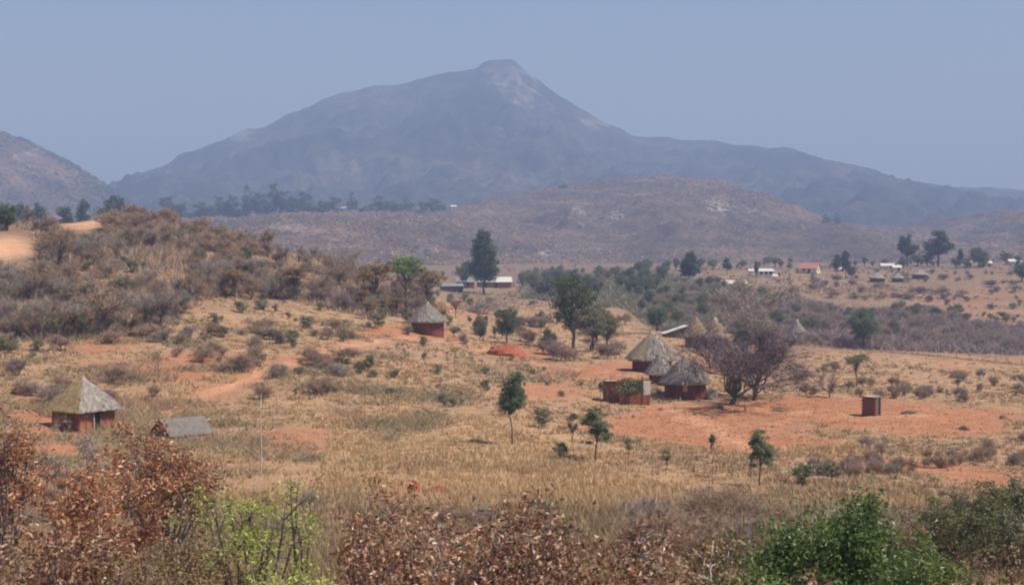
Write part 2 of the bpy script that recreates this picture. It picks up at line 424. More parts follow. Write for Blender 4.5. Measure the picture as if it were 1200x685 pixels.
GPX, GPY = proj(GX, np.maximum(GY, 2), GZ)
def blobs(lst, wob=1.0):
    s = np.zeros_like(GX)
    wx = wob * 34 * fbm(GX / 8, GY / 8, 4, 21); wy = wob * 12 * fbm(GX / 8, GY / 8, 4, 25)
    for x, y, rx, ry, st in lst:
        d = ((GPX + wx - x) / rx) ** 2 + ((GPY + wy - y) / ry) ** 2
        s = np.maximum(s, st * np.clip(1.5 - d, 0, 1.3) / 1.3)
    s[(GY < 3) | (GY > 700)] = 0
    return s
soil = blobs([(470, 390, 62, 9, .9), (600, 414, 55, 10, .9), (700, 434, 70, 11, .9), (645, 458, 60, 8, .55), (760, 500, 75, 20, .95), (860, 486, 80, 16, .8), (960, 482, 120, 16, .95),
              (890, 512, 110, 14, .95), (1110, 492, 80, 18, .85), (1070, 548, 80, 12, .7), (1150, 556, 60, 12, .7), (90, 485, 70, 38, .9), (60, 535, 55, 30, .9), (200, 430, 120, 18, .55),
              (340, 515, 60, 22, .55), (485, 578, 45, 9, .8), (180, 475, 70, 10, .7), (560, 372, 40, 6, .4), (640, 375, 60, 5, .4), (850, 425, 50, 8, .6), (930, 408, 80, 5, .5), (1120, 372, 60, 5, .6), (1150, 350, 60, 6, .7), (1080, 335, 120, 6, .4), (1150, 425, 70, 4, .5), (120, 400, 70, 14, .5), (75, 330, 40, 14, .55), (20, 275, 40, 12, .9)])
soil *= 1.3
stub = blobs([(560, 535, 160, 40, .9), (480, 500, 90, 25, .6), (700, 575, 120, 22, .8), (430, 560, 60, 30, .5)])
scrubm = blobs([(200, 300, 330, 62, 1), (80, 370, 140, 30, .6), (1000, 385, 190, 26, .9), (1180, 405, 90, 16, .9), (680, 335, 120, 10, .8), (820, 350, 90, 26, .8), (950, 610, 330, 42, .8), (400, 650, 420, 60, .8)])
scrubm = np.maximum(scrubm, np.clip((GY - 280) / 160, 0, 1) * (0.78 + 0.4 * fbm(GX / 60, GY / 60, 4, 44)))
scrubm = np.maximum(scrubm, np.clip((GY - 470) / 100, 0, 1) * 1.1)
roadm = blobs([(6, 290, 34, 12, 1), (-40, 294, 60, 16, 1), (96, 265, 26, 5, 1), (114, 261, 16, 4, 1)], .3)
roadm = np.maximum(roadm, blobs([(800, 487, 9, 5, .5), (817, 495, 10, 5, .5), (835, 505, 11, 5, .5), (852, 516, 10, 5, .5)], .2))

def path(pts, w, st):
    d = np.full(GX.shape, 1e9)
    W3 = at([p[0] for p in pts], [p[1] for p in pts])[:, :2]
    for a, b in zip(W3[:-1], W3[1:]):
        ab = b - a; tt = np.clip(((GX - a[0]) * ab[0] + (GY - a[1]) * ab[1]) / (ab @ ab), 0, 1)
        d = np.minimum(d, np.hypot(GX - a[0] - ab[0] * tt + .8 * fbm(GX / 5, GY / 5, 2, 90), GY - a[1] - ab[1] * tt))
    return st * np.clip(1.6 - d / w, 0, 1)
for pts in ([(505, 396), (560, 408), (640, 428), (720, 436), (765, 445)], [(775, 474), (815, 490), (850, 512), (890, 530)], [(830, 474), (920, 482), (1010, 490), (1110, 486)], [(130, 506), (220, 470), (330, 430), (430, 402), (480, 394)]):
    roadm = np.maximum(roadm, path(pts, .7, .55)); soil = np.maximum(soil, path(pts, 2.0, .7))
for y0, y1 in ((346, 344), (357, 355), (367, 365), (378, 378)):        # bare strips between the terraces
    st_ = path([(1070, y0), (1140, (y0 + y1) / 2), (1215, y1)], 3.2, 1.0); soil = np.maximum(soil, .75 * st_); scrubm = scrubm * (1 - .75 * st_)
G = Geo()
idx = np.arange(NU * NV).reshape(NV, NU)
G.add(np.stack([GX, GY, GZ], -1), q=np.stack([idx[:-1, :-1], idx[:-1, 1:], idx[1:, 1:], idx[1:, :-1]], -1))
me = G.mesh('ground', M['ground'], True)
for nm, arr in (('soil', soil), ('stubble', stub), ('scrub', scrubm), ('road', roadm)):
    a = me.attributes.new(nm, 'FLOAT', 'POINT'); a.data.foreach_set('value', arr.ravel().astype(np.float32))
obj('ground', me, kind='structure')

# ------------------------------------------------------------------ hills and the mountain
def massif(name, crest, front, back, mat, base, power, namp, nscale, seed, ncol, nrow, rockspots=(), jag=0.0, cliff=None):
    """crest: (px, py, distance) along the skyline; slopes fall towards the camera over FRONT metres and away over BACK"""
    c = np.array(crest, float)
    ax, az = ray(c[:, 0], c[:, 1])
    Xc = ax * c[:, 2]; Yc = c[:, 2]; Zc = az * c[:, 2] + CZ
    xs = np.linspace(Xc[0], Xc[-1], ncol)
    yc = np.interp(xs, Xc, Yc); zc = np.interp(xs, Xc, Zc)
    k = max(3, ncol // 260); ker = np.ones(k) / k
    zs = np.convolve(np.pad(zc, k, 'edge'), ker, 'same')[k:-k]
    yc = np.convolve(np.pad(yc, 5 * k, 'edge'), np.ones(5 * k) / (5 * k), 'same')[5 * k:-5 * k]
    zs = zs + jag * fbm(xs / (nscale * .12), xs * 0, 5, seed + 5)
    t = np.concatenate([-np.linspace(1, 0, int(nrow * .75), endpoint=False) ** 1.25, np.linspace(0, 1, nrow - int(nrow * .75))])
    X = np.broadcast_to(xs, (nrow, ncol))
    off = np.where(t < 0, t * front, t * back)[:, None]
    # spurs: the foot of the slope wanders in and out
    spur = 1 + 0.28 * fbm(xs / (nscale * 2.2), xs * 0 + 3, 3, seed + 2)
    Y = yc + off * spur
    prof = np.where(t < 0, (1 - np.abs(t)) ** power, (1 - np.abs(t)) ** 1.2)[:, None]
    H = zs - base
    n = ridged(X / nscale, Y / nscale, 6, seed) - 0.62
    w = np.sin(np.clip(np.abs(t), 0, 1) * np.pi)[:, None] * 0.9 + 0.06
    Z = base + H * prof + namp * n * w * np.clip(H / H.max(), 0.12, 1)
    Z += namp * 0.2 * fbm(X / (nscale * .1), Y / (nscale * .1), 4, seed + 9) * (w + 0.1)
    if cliff:                       # a bare face: the slope hangs up high, then drops, cut by vertical ribs
        cx0, cw, drop, at_t = cliff
        m = np.exp(-((xs - cx0) / cw) ** 2)[None, :]; tt = np.abs(t)[:, None] * (t < 0)[:, None]
        Z = Z + m * drop * np.clip(1 - np.abs(tt - at_t) / at_t, 0, 1) * (1 + .5 * fbm(X / 60, X * 0 + 1, 4, seed + 70))
    g = Geo(); idx = np.arange(ncol * nrow).reshape(nrow, ncol)
    g.add(np.stack([X, Y, Z], -1), q=np.stack([idx[:-1, :-1], idx[:-1, 1:], idx[1:, 1:], idx[1:, :-1]], -1))
    me = g.mesh(name, mat, True)
    PX, PY = proj(X, Y, Z)
    rock = np.zeros_like(X)
    for x, y, rx, ry, st in rockspots:
        rock = np.maximum(rock, st * np.clip(1.4 - ((PX - x) / rx) ** 2 - ((PY - y) / ry) ** 2, 0, 1) * (np.arange(nrow)[:, None] < nrow * .8))
    a = me.attributes.new('rock', 'FLOAT', 'POINT'); a.data.foreach_set('value', rock.ravel().astype(np.float32))
    obj(name, me, kind='structure')
    return dict(X=X, Y=Y, Z=Z, PX=PX, PY=PY, nf=int(nrow * .75))

MT = massif('mountain', [(-900, 300, 3564), (-300, 290, 3564), (60, 262, 3564), (150, 222, 3564), (180, 205, 3564), (210, 187, 3564), (250, 168, 3564), (290, 153, 3564), (310, 149, 3510), (330, 137, 3510), (360, 125, 3510), (400, 109, 3510), (440, 103, 3510), (470, 100, 3510),
     (500, 92, 3510), (530, 84, 3510), (556, 79, 3510), (566, 73, 3510), (578, 70, 3510), (602, 70, 3510), (608, 77, 3510), (618, 86, 3510), (632, 93, 3510), (644, 106, 3510), (660, 115, 3510), (680, 128, 3510), (700, 140, 3510), (720, 151, 3510),
     (745, 160, 3456), (780, 161, 3402), (800, 164, 3402), (840, 165, 3348), (880, 172, 3294), (900, 173, 3240), (920, 172, 3240), (950, 183, 3240), (980, 190, 3240), (1010, 195, 3240), (1040, 205, 3240), (1080, 215, 3240),
     (1110, 219, 3240), (1150, 218, 3240), (1180, 220, 3240), (1200, 222, 3240), (1400, 236, 3348), (1900, 275, 3564)],
     1750, 900, M['mountain'], CZ - 20, 1.35, 160, 430, 4, 1000, 210, [(606, 100, 36, 28, .55), (618, 108, 20, 14, .3), (578, 78, 24, 9, .4), (640, 130, 30, 16, .35), (700, 145, 26, 10, .5), (285, 160, 22, 9, .6), (430, 150, 60, 24, .3), (600, 190, 60, 40, .15)], jag=5, cliff=(11.0, 102.0, 24.0, .085))
KP = massif('koppie_hill', [(-60, 262, 1250), (150, 258, 1250), (270, 255, 1300), (330, 249, 1300), (400, 247, 1320), (470, 246, 1350), (520, 244, 1400), (560, 237, 1500), (600, 229, 1600), (640, 220, 1650), (680, 212, 1700), (720, 207, 1700), (750, 205, 1700), (800, 206, 1700), (830, 209, 1700),
     (860, 217, 1680), (900, 236, 1640), (930, 249, 1620), (960, 258, 1600), (1000, 262, 1600), (1060, 264, 1600), (1100, 260, 1550), (1140, 250, 1500), (1175, 245, 1500), (1200, 247, 1500), (1300, 262, 1500), (1450, 270, 1500)],
     820, 500, M['koppie'], CZ - 14, 1.1, 34, 260, 11, 640, 150, [(680, 250, 18, 10, .5), (720, 252, 12, 8, .6), (840, 240, 22, 12, .5), (760, 210, 60, 6, .35), (500, 292, 24, 9, .5), (640, 297, 10, 5, .6), (360, 268, 60, 6, .4), (880, 240, 14, 10, .5)], jag=4.0)
WH = massif('west_hill', [(-900, 150, 2100), (-300, 110, 2100), (-150, 115, 2100), (-60, 132, 2100), (0, 153, 2100), (30, 165, 2100), (60, 180, 2100), (90, 195, 2100), (115, 209, 2100), (135, 224, 2080), (150, 236, 2060), (170, 252, 2050), (230, 280, 2050)],
     1000, 600, M['west_hill'], CZ - 14, 1.1, 70, 420, 31, 420, 120, [(30, 185, 30, 8, .4), (60, 205, 40, 8, .35)], jag=3.0)

# ------------------------------------------------------------------ haze: one closed box of even air round everything
hz = Geo().box(-11000, 11000, -400, 7400, CZ - 60, CZ + 560)
mh = bpy.data.materials.new('haze'); mh.use_nodes = True
nt = mh.node_tree; nt.nodes.remove(nt.nodes['Principled BSDF'])
pv = nt.nodes.new('ShaderNodeVolumePrincipled')
pv.inputs['Color'].default_value = HAZE_COLOR
pv.inputs['Absorption Color'].default_value = (0.2, 0.2, 0.2, 1)   # air scatters blue more than red
pv.inputs['Density'].default_value = HAZE_DENSITY
pv.inputs['Anisotropy'].default_value = 0.0
nt.links.new(pv.outputs[0], nt.nodes['Material Output'].inputs['Volume'])
obj('haze', hz.mesh('haze', mh), kind='stuff')
# ------------------------------------------------------------------ plant prototypes (metres, base at the origin)
def rot_rand(r, n):
    q = r.normal(size=(n, 4)); q /= np.linalg.norm(q, axis=1)[:, None]
    w, x, y, z = q.T
    return np.stack([np.stack([1 - 2 * (y * y + z * z), 2 * (x * y - w * z), 2 * (x * z + w * y)], -1),
                     np.stack([2 * (x * y + w * z), 1 - 2 * (x * x + z * z), 2 * (y * z - w * x)], -1),
                     np.stack([2 * (x * z - w * y), 2 * (y * z + w * x), 1 - 2 * (x * x + y * y)], -1)], 1)

def add_leaves(g, r, C, size, aspect=0.5, fold=0.25, droop=0.0):
    """one folded four-point blade per centre"""
    n = len(C)
    s = size * r.uniform(0.6, 1.35, n)
    base = np.array([[-.5, 0, 0], [0, aspect * .5, fold * .35], [.5, 0, -droop], [0, -aspect * .5, fold * .35]])
    V = np.einsum('nij,kj->nki', rot_rand(r, n), base) * s[:, None, None] + C[:, None, :]
    i = np.arange(n)[:, None] * 4
    g.add(V, t=np.concatenate([i + [0, 1, 2], i + [0, 2, 3]], 0))

def add_twigs(g, r, P0, P1, w):
    """thin flat slivers from P0 to P1"""
    n = len(P0)
    d = P1 - P0
    s = np.cross(d, r.normal(size=(n, 3))); s /= np.linalg.norm(s, axis=1)[:, None] + 1e-9
    w = np.broadcast_to(w, (n,))[:, None]
    V = np.stack([P0 - s * w, P0 + s * w, P1], 1)
    g.add(V, t=np.arange(3 * n).reshape(-1, 3))

def grow(r, H, trunk_frac, spread, levels, kids, r0, up=0.25, trunks=1, lean=0.1, gnarl=0.15):
    """limb paths of a branching tree; returns [(path, radii, level)] and the tips"""
    out = []; tips = []
    def go(p, d, L, rad, lev):
        n = 4; path = [p]
        for k in range(n - 1):
            d = d + r.normal(0, gnarl, 3) + np.array([0, 0, up * 0.12 * (lev > 0)])
            d = d / np.linalg.norm(d); path.append(path[-1] + d * L / (n - 1))
        path = np.array(path)
        out.append((path, np.linspace(rad, rad * 0.62, n), lev))
        if lev >= levels:
            tips.append((path[-1], d)); return
        for k in range(kids if lev else kids + 1):
            f = 1.0 if k == 0 else r.uniform(0.5, 1.0)
            q = path[-1] if f == 1 else path[int(f * (n - 1))]
            a = r.uniform(0, 2 * np.pi); t = spread * r.uniform(0.6, 1.25)
            u = np.cross(d, [0.3, 0.5, 0.8]); u /= np.linalg.norm(u); v = np.cross(d, u)
            nd = d * math.cos(t) + (u * math.cos(a) + v * math.sin(a)) * math.sin(t)
            nd[2] += up * 0.5; nd /= np.linalg.norm(nd)
            go(q, nd, L * r.uniform(0.58, 0.85) * (1.25 if lev == 0 and trunk_frac < 0.25 else 1), rad * r.uniform(0.5, 0.68), lev + 1)
    for t in range(trunks):
        a = r.uniform(0, 6.28)
        ln = lean * (1 if trunks == 1 else 3.5)
        d = np.array([math.cos(a) * ln, math.sin(a) * ln, 1.0]); d /= np.linalg.norm(d)
        go(np.array([0.08 * trunks * math.cos(a), 0.08 * trunks * math.sin(a), -0.15]) * (H / 4), d, H * trunk_frac * r.uniform(.85, 1.1), r0, 0)
    P = np.array([p for p, _ in tips]); s = H / max(P[:, 2].max(), 1e-3)
    out = [(p * s, q, l) for p, q, l in out]
    return out, P * s, np.array([d for _, d in tips])

PROTO = {}
def proto(key, parts): PROTO.setdefault(key, []).append(parts)

def bare(key, seed, H, tf, spread, levels, kids, r0, barkm, twigm, ntw, twl, up=.25, trunks=1, leaf=None, nleaf=0, lsize=.1, wt=.012, gnarl=.15, wide=1.0, lean=.1):
    r = np.random.default_rng(seed)
    br, P, Dn = grow(r, H * .86, tf, spread, levels, kids, r0, up, trunks, lean, gnarl)
    g = Geo()
    for p, q, l in br:
        p = p * [wide, wide, 1]
        g.tube(p, np.maximum(q, wt * .9), 5 if l < 2 else 3, cap=l >= levels - 1)
    P = P * [wide, wide, 1]
    tw = Geo()
    Q0 = np.repeat(P, ntw, 0); D0 = np.repeat(Dn, ntw, 0)
    d = D0 + r.normal(0, .75, Q0.shape) + [0, 0, .25]
    d /= np.linalg.norm(d, axis=1)[:, None]
    Q0 = Q0 - D0 * r.uniform(0, twl * .9, (len(Q0), 1))
    Q1 = Q0 + d * (twl * r.uniform(.5, 1.3, (len(Q0), 1)))
    add_twigs(tw, r, Q0, Q1, wt)
    # second-order twiglets
    sel = r.integers(0, len(Q0), len(Q0)); f = r.uniform(.3, 1, (len(Q0), 1))
    S0 = Q0[sel] * (1 - f) + Q1[sel] * f
    add_twigs(tw, r, S0, S0 + (d[sel] + r.normal(0, .9, S0.shape)) * twl * .35, wt * .7)
    parts = [('stem', g.mesh(key + '_stem', M[barkm], True)), ('twigs', tw.mesh(key + '_twigs', M[twigm]))]
    if leaf:
        lf = Geo(); k = r.integers(0, len(Q1), nleaf)
        add_leaves(lf, r, Q0[k] + (Q1[k] - Q0[k]) * r.uniform(.3, 1.1, (nleaf, 1)) + r.normal(0, twl * .12, (nleaf, 3)), lsize)
        parts.append(('foliage', lf.mesh(key + '_foliage', M[leaf])))
    proto(key, parts)

def leafy(key, seed, H, base, ell, ncl, nl, clr, lsize, leafm, barkm='bark_dark', r0=.12, trunks=1, flat=1.0, aspect=.5, droop=0.0, shell=.55, twigs=True):
    """ell: list of crown ellipsoids (x, y, z, rx, ry, rz); leaves sit in ncl clumps through their volume"""
    r = np.random.default_rng(seed)
    g = Geo(); C = []
    wts = np.array([e[3] * e[4] * e[5] for e in ell]); wts = wts / wts.sum()
    for e, w in zip(ell, wts):
        n = max(2, int(ncl * w))
        u = r.normal(size=(n, 3)); u /= np.linalg.norm(u, axis=1)[:, None]
        rad = (shell + (1 - shell) * r.random((n, 1))) * r.uniform(.75, 1.08, (n, 1))
        C.append(np.array(e[:3]) + u * rad * np.array(e[3:]))
    C = np.concatenate(C); top = max(e[2] for e in ell)
    forks = []
    for t in range(trunks):
        a = r.uniform(0, 6.28); sp = .0 if trunks == 1 else .10 * H
        p = np.array([[math.cos(a) * sp * k * .3 + r.normal(0, .02 * H * (k > 0)), math.sin(a) * sp * k * .3 + r.normal(0, .02 * H * (k > 0)), -.2 + (base + .35 * (top - base) + .2) * k / 4] for k in range(5)])
        if t == 0 and trunks == 1: p[:, :2] *= np.linspace(0, 1, 5)[:, None]
        g.tube(p, np.linspace(r0, r0 * .6, 5), 7); forks.append(p)
    for c in C[r.permutation(len(C))[:max(6, len(C) // 2)]]:
        p = forks[r.integers(len(forks))]; k = r.integers(3, 5); a = p[k]
        m = a * .5 + c * .5 + r.normal(0, .03 * H, 3) + [0, 0, .02 * H]
        g.tube([a, a * .7 + m * .3, m, m * .4 + c * .6, c], np.linspace(r0 * .34, r0 * .06, 5), 4)
    lf = Geo()
    k = r.integers(0, len(C), nl)
    cs = clr * r.uniform(.6, 1.3, len(C))
    O = r.normal(size=(nl, 3)); O *= (r.random((nl, 1)) ** .45) / (np.linalg.norm(O, axis=1)[:, None])
    L = C[k] + O * cs[k][:, None] * [1.1, 1.1, .8 * flat]
    add_leaves(lf, r, L, lsize, aspect, droop=droop)
    proto(key, [('trunk', g.mesh(key + '_trunk', M[barkm], True)), ('crown', lf.mesh(key + '_crown', M[leafm]))])

# tall gum: one column of foliage, narrow at the top
leafy('gum', 1, 20, 3, [(0, 0, 7.5, 4.4, 4.4, 4.0), (.2, 0, 11.5, 3.8, 3.8, 4.2), (0, 0, 15.5, 2.3, 2.3, 4.2)], 230, 16000, 1.15, .5, 'leaf_gum', r0=.3, shell=.4)
for s in range(3):
    leafy('gum_wide', 20 + s, 16, 3.2, [(-1.8, 0, 8, 3.6, 3.4, 3.6), (1.6, .5, 9.2, 3.4, 3.2, 3.8), (.4 * s, 0, 12.5, 2.8, 2.6, 3.2)], 110, 7000, 1.25, .55, 'leaf_gum', r0=.4)
leafy('slim_tree', 3, 5.6, 2.2, [(0, 0, 3.35, 1.2, 1.2, 1.0), (.05, 0, 4.3, 1.0, 1.0, 1.15), (-.3, 0, 2.9, .9, .9, .6)], 125, 11500, .29, .11, 'leaf_dark', r0=.06, shell=.4)
leafy('ragged_tree', 4, 4.2, 1.2, [(.1, 0, 2.9, .85, .8, .8), (-.25, 0, 2.0, .55, .5, .6), (.55, .1, 1.5, .3, .3, .3), (.0, 0, 3.6, .5, .5, .5)], 60, 5200, .26, .11, 'leaf_dark', r0=.05)
for s in range(2):
    leafy('round_tree', 40 + s, 8, 1.0, [(0, 0, 4.2, 3.2, 3.0, 3.0), (1.2, .4, 5.4, 2.3, 2.2, 2.4), (-1.5, 0, 4.9, 2.0, 2.0, 2.0)], 130, 9500, .75, .26, 'leaf_dark', r0=.3)
for s in range(3):
    leafy('olive_tree', 50 + s, 6, .8, [(0, 0, 3.4, 2.2, 2.0, 2.1), (.8, .3, 4.4, 1.5, 1.5, 1.4), (-1.1, 0, 3.6, 1.3, 1.3, 1.2)], 90, 5200, .55, .20, ['leaf_olive', 'leaf_greyolive', 'leaf_dark'][s], r0=.16, trunks=2)
leafy('thorn_tree', 60, 4.4, 2.0, [(0, 0, 3.75, 2.6, 2.3, .45), (1.3, 0, 4.1, 1.4, 1.2, .25), (-1.5, .3, 3.4, 1.3, 1.2, .35)], 90, 5200, .42, .12, 'leaf_olive', r0=.12, flat=.55, shell=.2)
leafy('sapling', 70, 3.0, 1.2, [(0, 0, 2.3, .42, .42, .65)], 26, 1300, .2, .10, 'leaf_greyolive', r0=.03)
leafy('sapling', 71, 3.0, 1.6, [(.05, 0, 2.5, .30, .30, .45)], 18, 800, .17, .10, 'leaf_dark', r0=.03)
for s in range(4):
    leafy('low_shrub', 80 + s, 1.6, .1, [(0, 0, .8, .75, .7, .65), (.35, .1, 1.05, .5, .5, .45)], 34, 1500, .24, .12, ['leaf_greyolive', 'leaf_olive', 'leaf_dark', 'leaf_greyolive'][s], r0=.04, trunks=3)
leafy('red_tree', 95, 4.2, 1.4, [(0, 0, 2.9, 2.0, 1.8, .8), (.9, 0, 3.4, 1.2, 1.1, .5), (-1.2, 0, 3.1, 1.0, 1.0, .5)], 70, 3800, .4, .16, 'leaf_rust_olive', r0=.1, flat=.7, shell=.3)
leafy('green_crown', 97, 5.2, 1.6, [(0, 0, 4.0, 1.9, 1.7, .9), (.8, 0, 4.5, 1.1, 1.0, .5)], 60, 3600, .42, .16, 'leaf_green', r0=.12, flat=.7)
leafy('far_gum', 98, 20, 1, [(0, 0, 6, 8, 6, 6), (3, 0, 12, 6, 5, 5), (-5, 0, 8, 5, 4, 5)], 60, 2600, 2.0, 1.1, 'leaf_gum', r0=.4)
leafy('far_gum', 99, 20, 1, [(-3, 0, 6, 8, 6, 6), (5, 0, 7, 7, 5, 6), (0, 0, 14, 5, 4, 5)], 60, 2600, 2.0, 1.1, 'leaf_gum', r0=.4)
# leafless and half-leafless bush
for s in range(5):
    bare('dry_bush', 100 + s, 3.4, .20, .62, 4, 3, .055, 'bark_grey', ['twig_brown', 'twig_brown', 'twig_grey', 'twig_brown', 'twig_purple'][s], 8, .55, trunks=3, leaf=['leaf_scrub', 'leaf_dusty', 'leaf_greyolive', 'leaf_dusty', 'leaf_scrub'][s], nleaf=[1100, 900, 1000, 1200, 500][s], lsize=.13, wt=.014, wide=1.15)
for s in range(3):
    bare('dry_tree', 120 + s, 5.0, .30, .60, 4, 3, .11, 'bark_dark', ['twig_brown', 'twig_purple', 'twig_grey'][s], 12, .6, up=.15, leaf=['leaf_dusty', 'leaf_dusty', 'leaf_greyolive'][s], nleaf=[1700, 900, 1300][s], lsize=.15, wt=.015, wide=1.3)
bare('jacaranda', 130, 9.0, .30, .60, 5, 3, .20, 'bark_dark', 'twig_plum', 9, .8, up=.12, wt=.016, wide=1.35, trunks=1)
bare('jacaranda', 131, 7.0, .26, .62, 5, 3, .2, 'bark_dark', 'twig_plum', 8, .7, up=.15, wt=.015, wide=1.2, trunks=1)
bare('leaning_tree', 133, 9.0, .28, .55, 5, 3, .26, 'bark_dark', 'twig_grey', 8, .8, up=.15, wt=.02, lean=.45, wide=1.15, leaf='leaf_greyolive', nleaf=900, lsize=.2)
bare('bare_sapling', 135, 3.0, .32, .5, 4, 3, .05, 'bark_dark', 'twig_purple', 6, .4, wt=.01)
bare('bare_sapling', 136, 3.0, .36, .55, 4, 3, .05, 'bark_grey', 'twig_grey', 6, .4, wt=.01)
bare('dome_bush', 138, 3.0, .2, .8, 4, 3, .06, 'bark_grey', 'twig_grey', 10, .5, up=-.35, trunks=4, wt=.016, wide=1.4)
for s in range(3):
    bare('near_twig_bush', 140 + s, 2.4, .24, .5, 4, 3, .03, 'bark_grey', ['twig_grey', 'twig_brown', 'twig_brown'][s], 10, .35, trunks=4, leaf='leaf_greyolive' if s != 1 else 'leaf_scrub', nleaf=[1100, 900, 700][s], lsize=.07, wt=.0065, wide=1.0)

used = {}
def plant(key, name, label, cat, loc, h, group=None, rz=None, wide=1.0, variant=None, H=None):
    vs = PROTO[key]
    k = used.get(key, 0); used[key] = k + 1
    parts = vs[(k if variant is None else variant) % len(vs)]
    H = H or max(max(v.co.z for v in parts[-1][1].vertices), max(v.co.z for v in parts[0][1].vertices)) if (key, id(parts)) not in HC else HC[(key, id(parts))]
    HC[(key, id(parts))] = H
    s = h / H
    root = thing(name, label, cat, loc, random.uniform(0, 6.28) if rz is None else rz, (s * wide, s * wide, s), group)
    for nm, me in parts: obj(nm, me, root, kind='stuff' if nm == 'twigs' else None)
    return root
HC = {}

def tree(key, px, base, top, name, label, cat='tree', group=None, **kw):
    """a plant whose foot shows at (px, base) and whose top reaches row TOP"""
    p = at(px, base)[0]
    return plant(key, name, label, cat, p - [0, 0, .06], (base - top) * p[1] / F * 1.0, group, **kw)
def tree_d(key, px, top, D, name, label, cat='tree', group=None, **kw):
    """a plant at distance D whose foot is hidden"""
    x, y, z = pt(px, top, D); g = float(gz(x, y))
    return plant(key, name, label, cat, (x, y, g - .06), z - g, group, **kw)

def inside(px, py, poly):
    c = np.zeros(len(px), bool); n = len(poly)
    for i in range(n):
        x0, y0 = poly[i]; x1, y1 = poly[i - 1]
        if y0 == y1: continue
        c ^= ((y0 > py) != (y1 > py)) & (px < (x1 - x0) * (py - y0) / (y1 - y0) + x0)
    return c
def scatter(poly, n, r, gap=0.0):
    poly = [(1345 if x >= 1195 else -145 if x <= 0 else x, y) for x, y in poly]
    P = np.array(poly, float); lo, hi = P.min(0), P.max(0); pts = []
    old = np.clip(P[:, 0], -20, 1210); n = int(n * (hi[0] - lo[0]) / (old.max() - old.min()))
    for _ in range(60):
        q = r.uniform(lo, hi, (n * 3, 2)); q = q[inside(q[:, 0], q[:, 1], poly)]
        pts = q if len(pts) == 0 else np.concatenate([pts, q])
        if len(pts) >= n: break
    return at(pts[:n, 0], pts[:n, 1])

# ------------------------------------------------------------------ buildings
def put(px, py, D=None):
    if D is None: return at(px, py)[0]
    x = float(ray(px, py)[0]) * D
    return np.array([x, D, float(gz(x, D))])

def straw_cone(r, R, zt, ze, n, length, width, lift=.03, overhang=.18, ang=None):
    g = Geo()
    a = r.uniform(0, 2 * np.pi, n) if ang is None else r.uniform(*ang, n)
    sl = math.hypot(R, zt - ze)
    s0 = np.sqrt(r.random(n)) * 1.0
    s1 = np.minimum(s0 + length * r.uniform(.6, 1.4, n) / sl, 1 + overhang * r.random(n) / sl)
    da = r.normal(0, .04, n)
    def P(s, a, off): return np.stack([np.cos(a) * (R * s + off), np.sin(a) * (R * s + off), zt + (ze - zt) * s + off], -1)
    l0 = lift * r.random(n); l1 = lift * r.random(n) + .01
    w = width * r.uniform(.5, 1.5, n) / 2
    t = np.stack([-np.sin(a), np.cos(a), 0 * a], -1) * w[:, None]
    A = P(s0, a, l0); B = P(s1, a + da, l1)
    V = np.stack([A - t, A + t, B + t * .6, B - t * .6], 1)
    g.add(V, q=np.arange(4 * n).reshape(-1, 4))
    return g

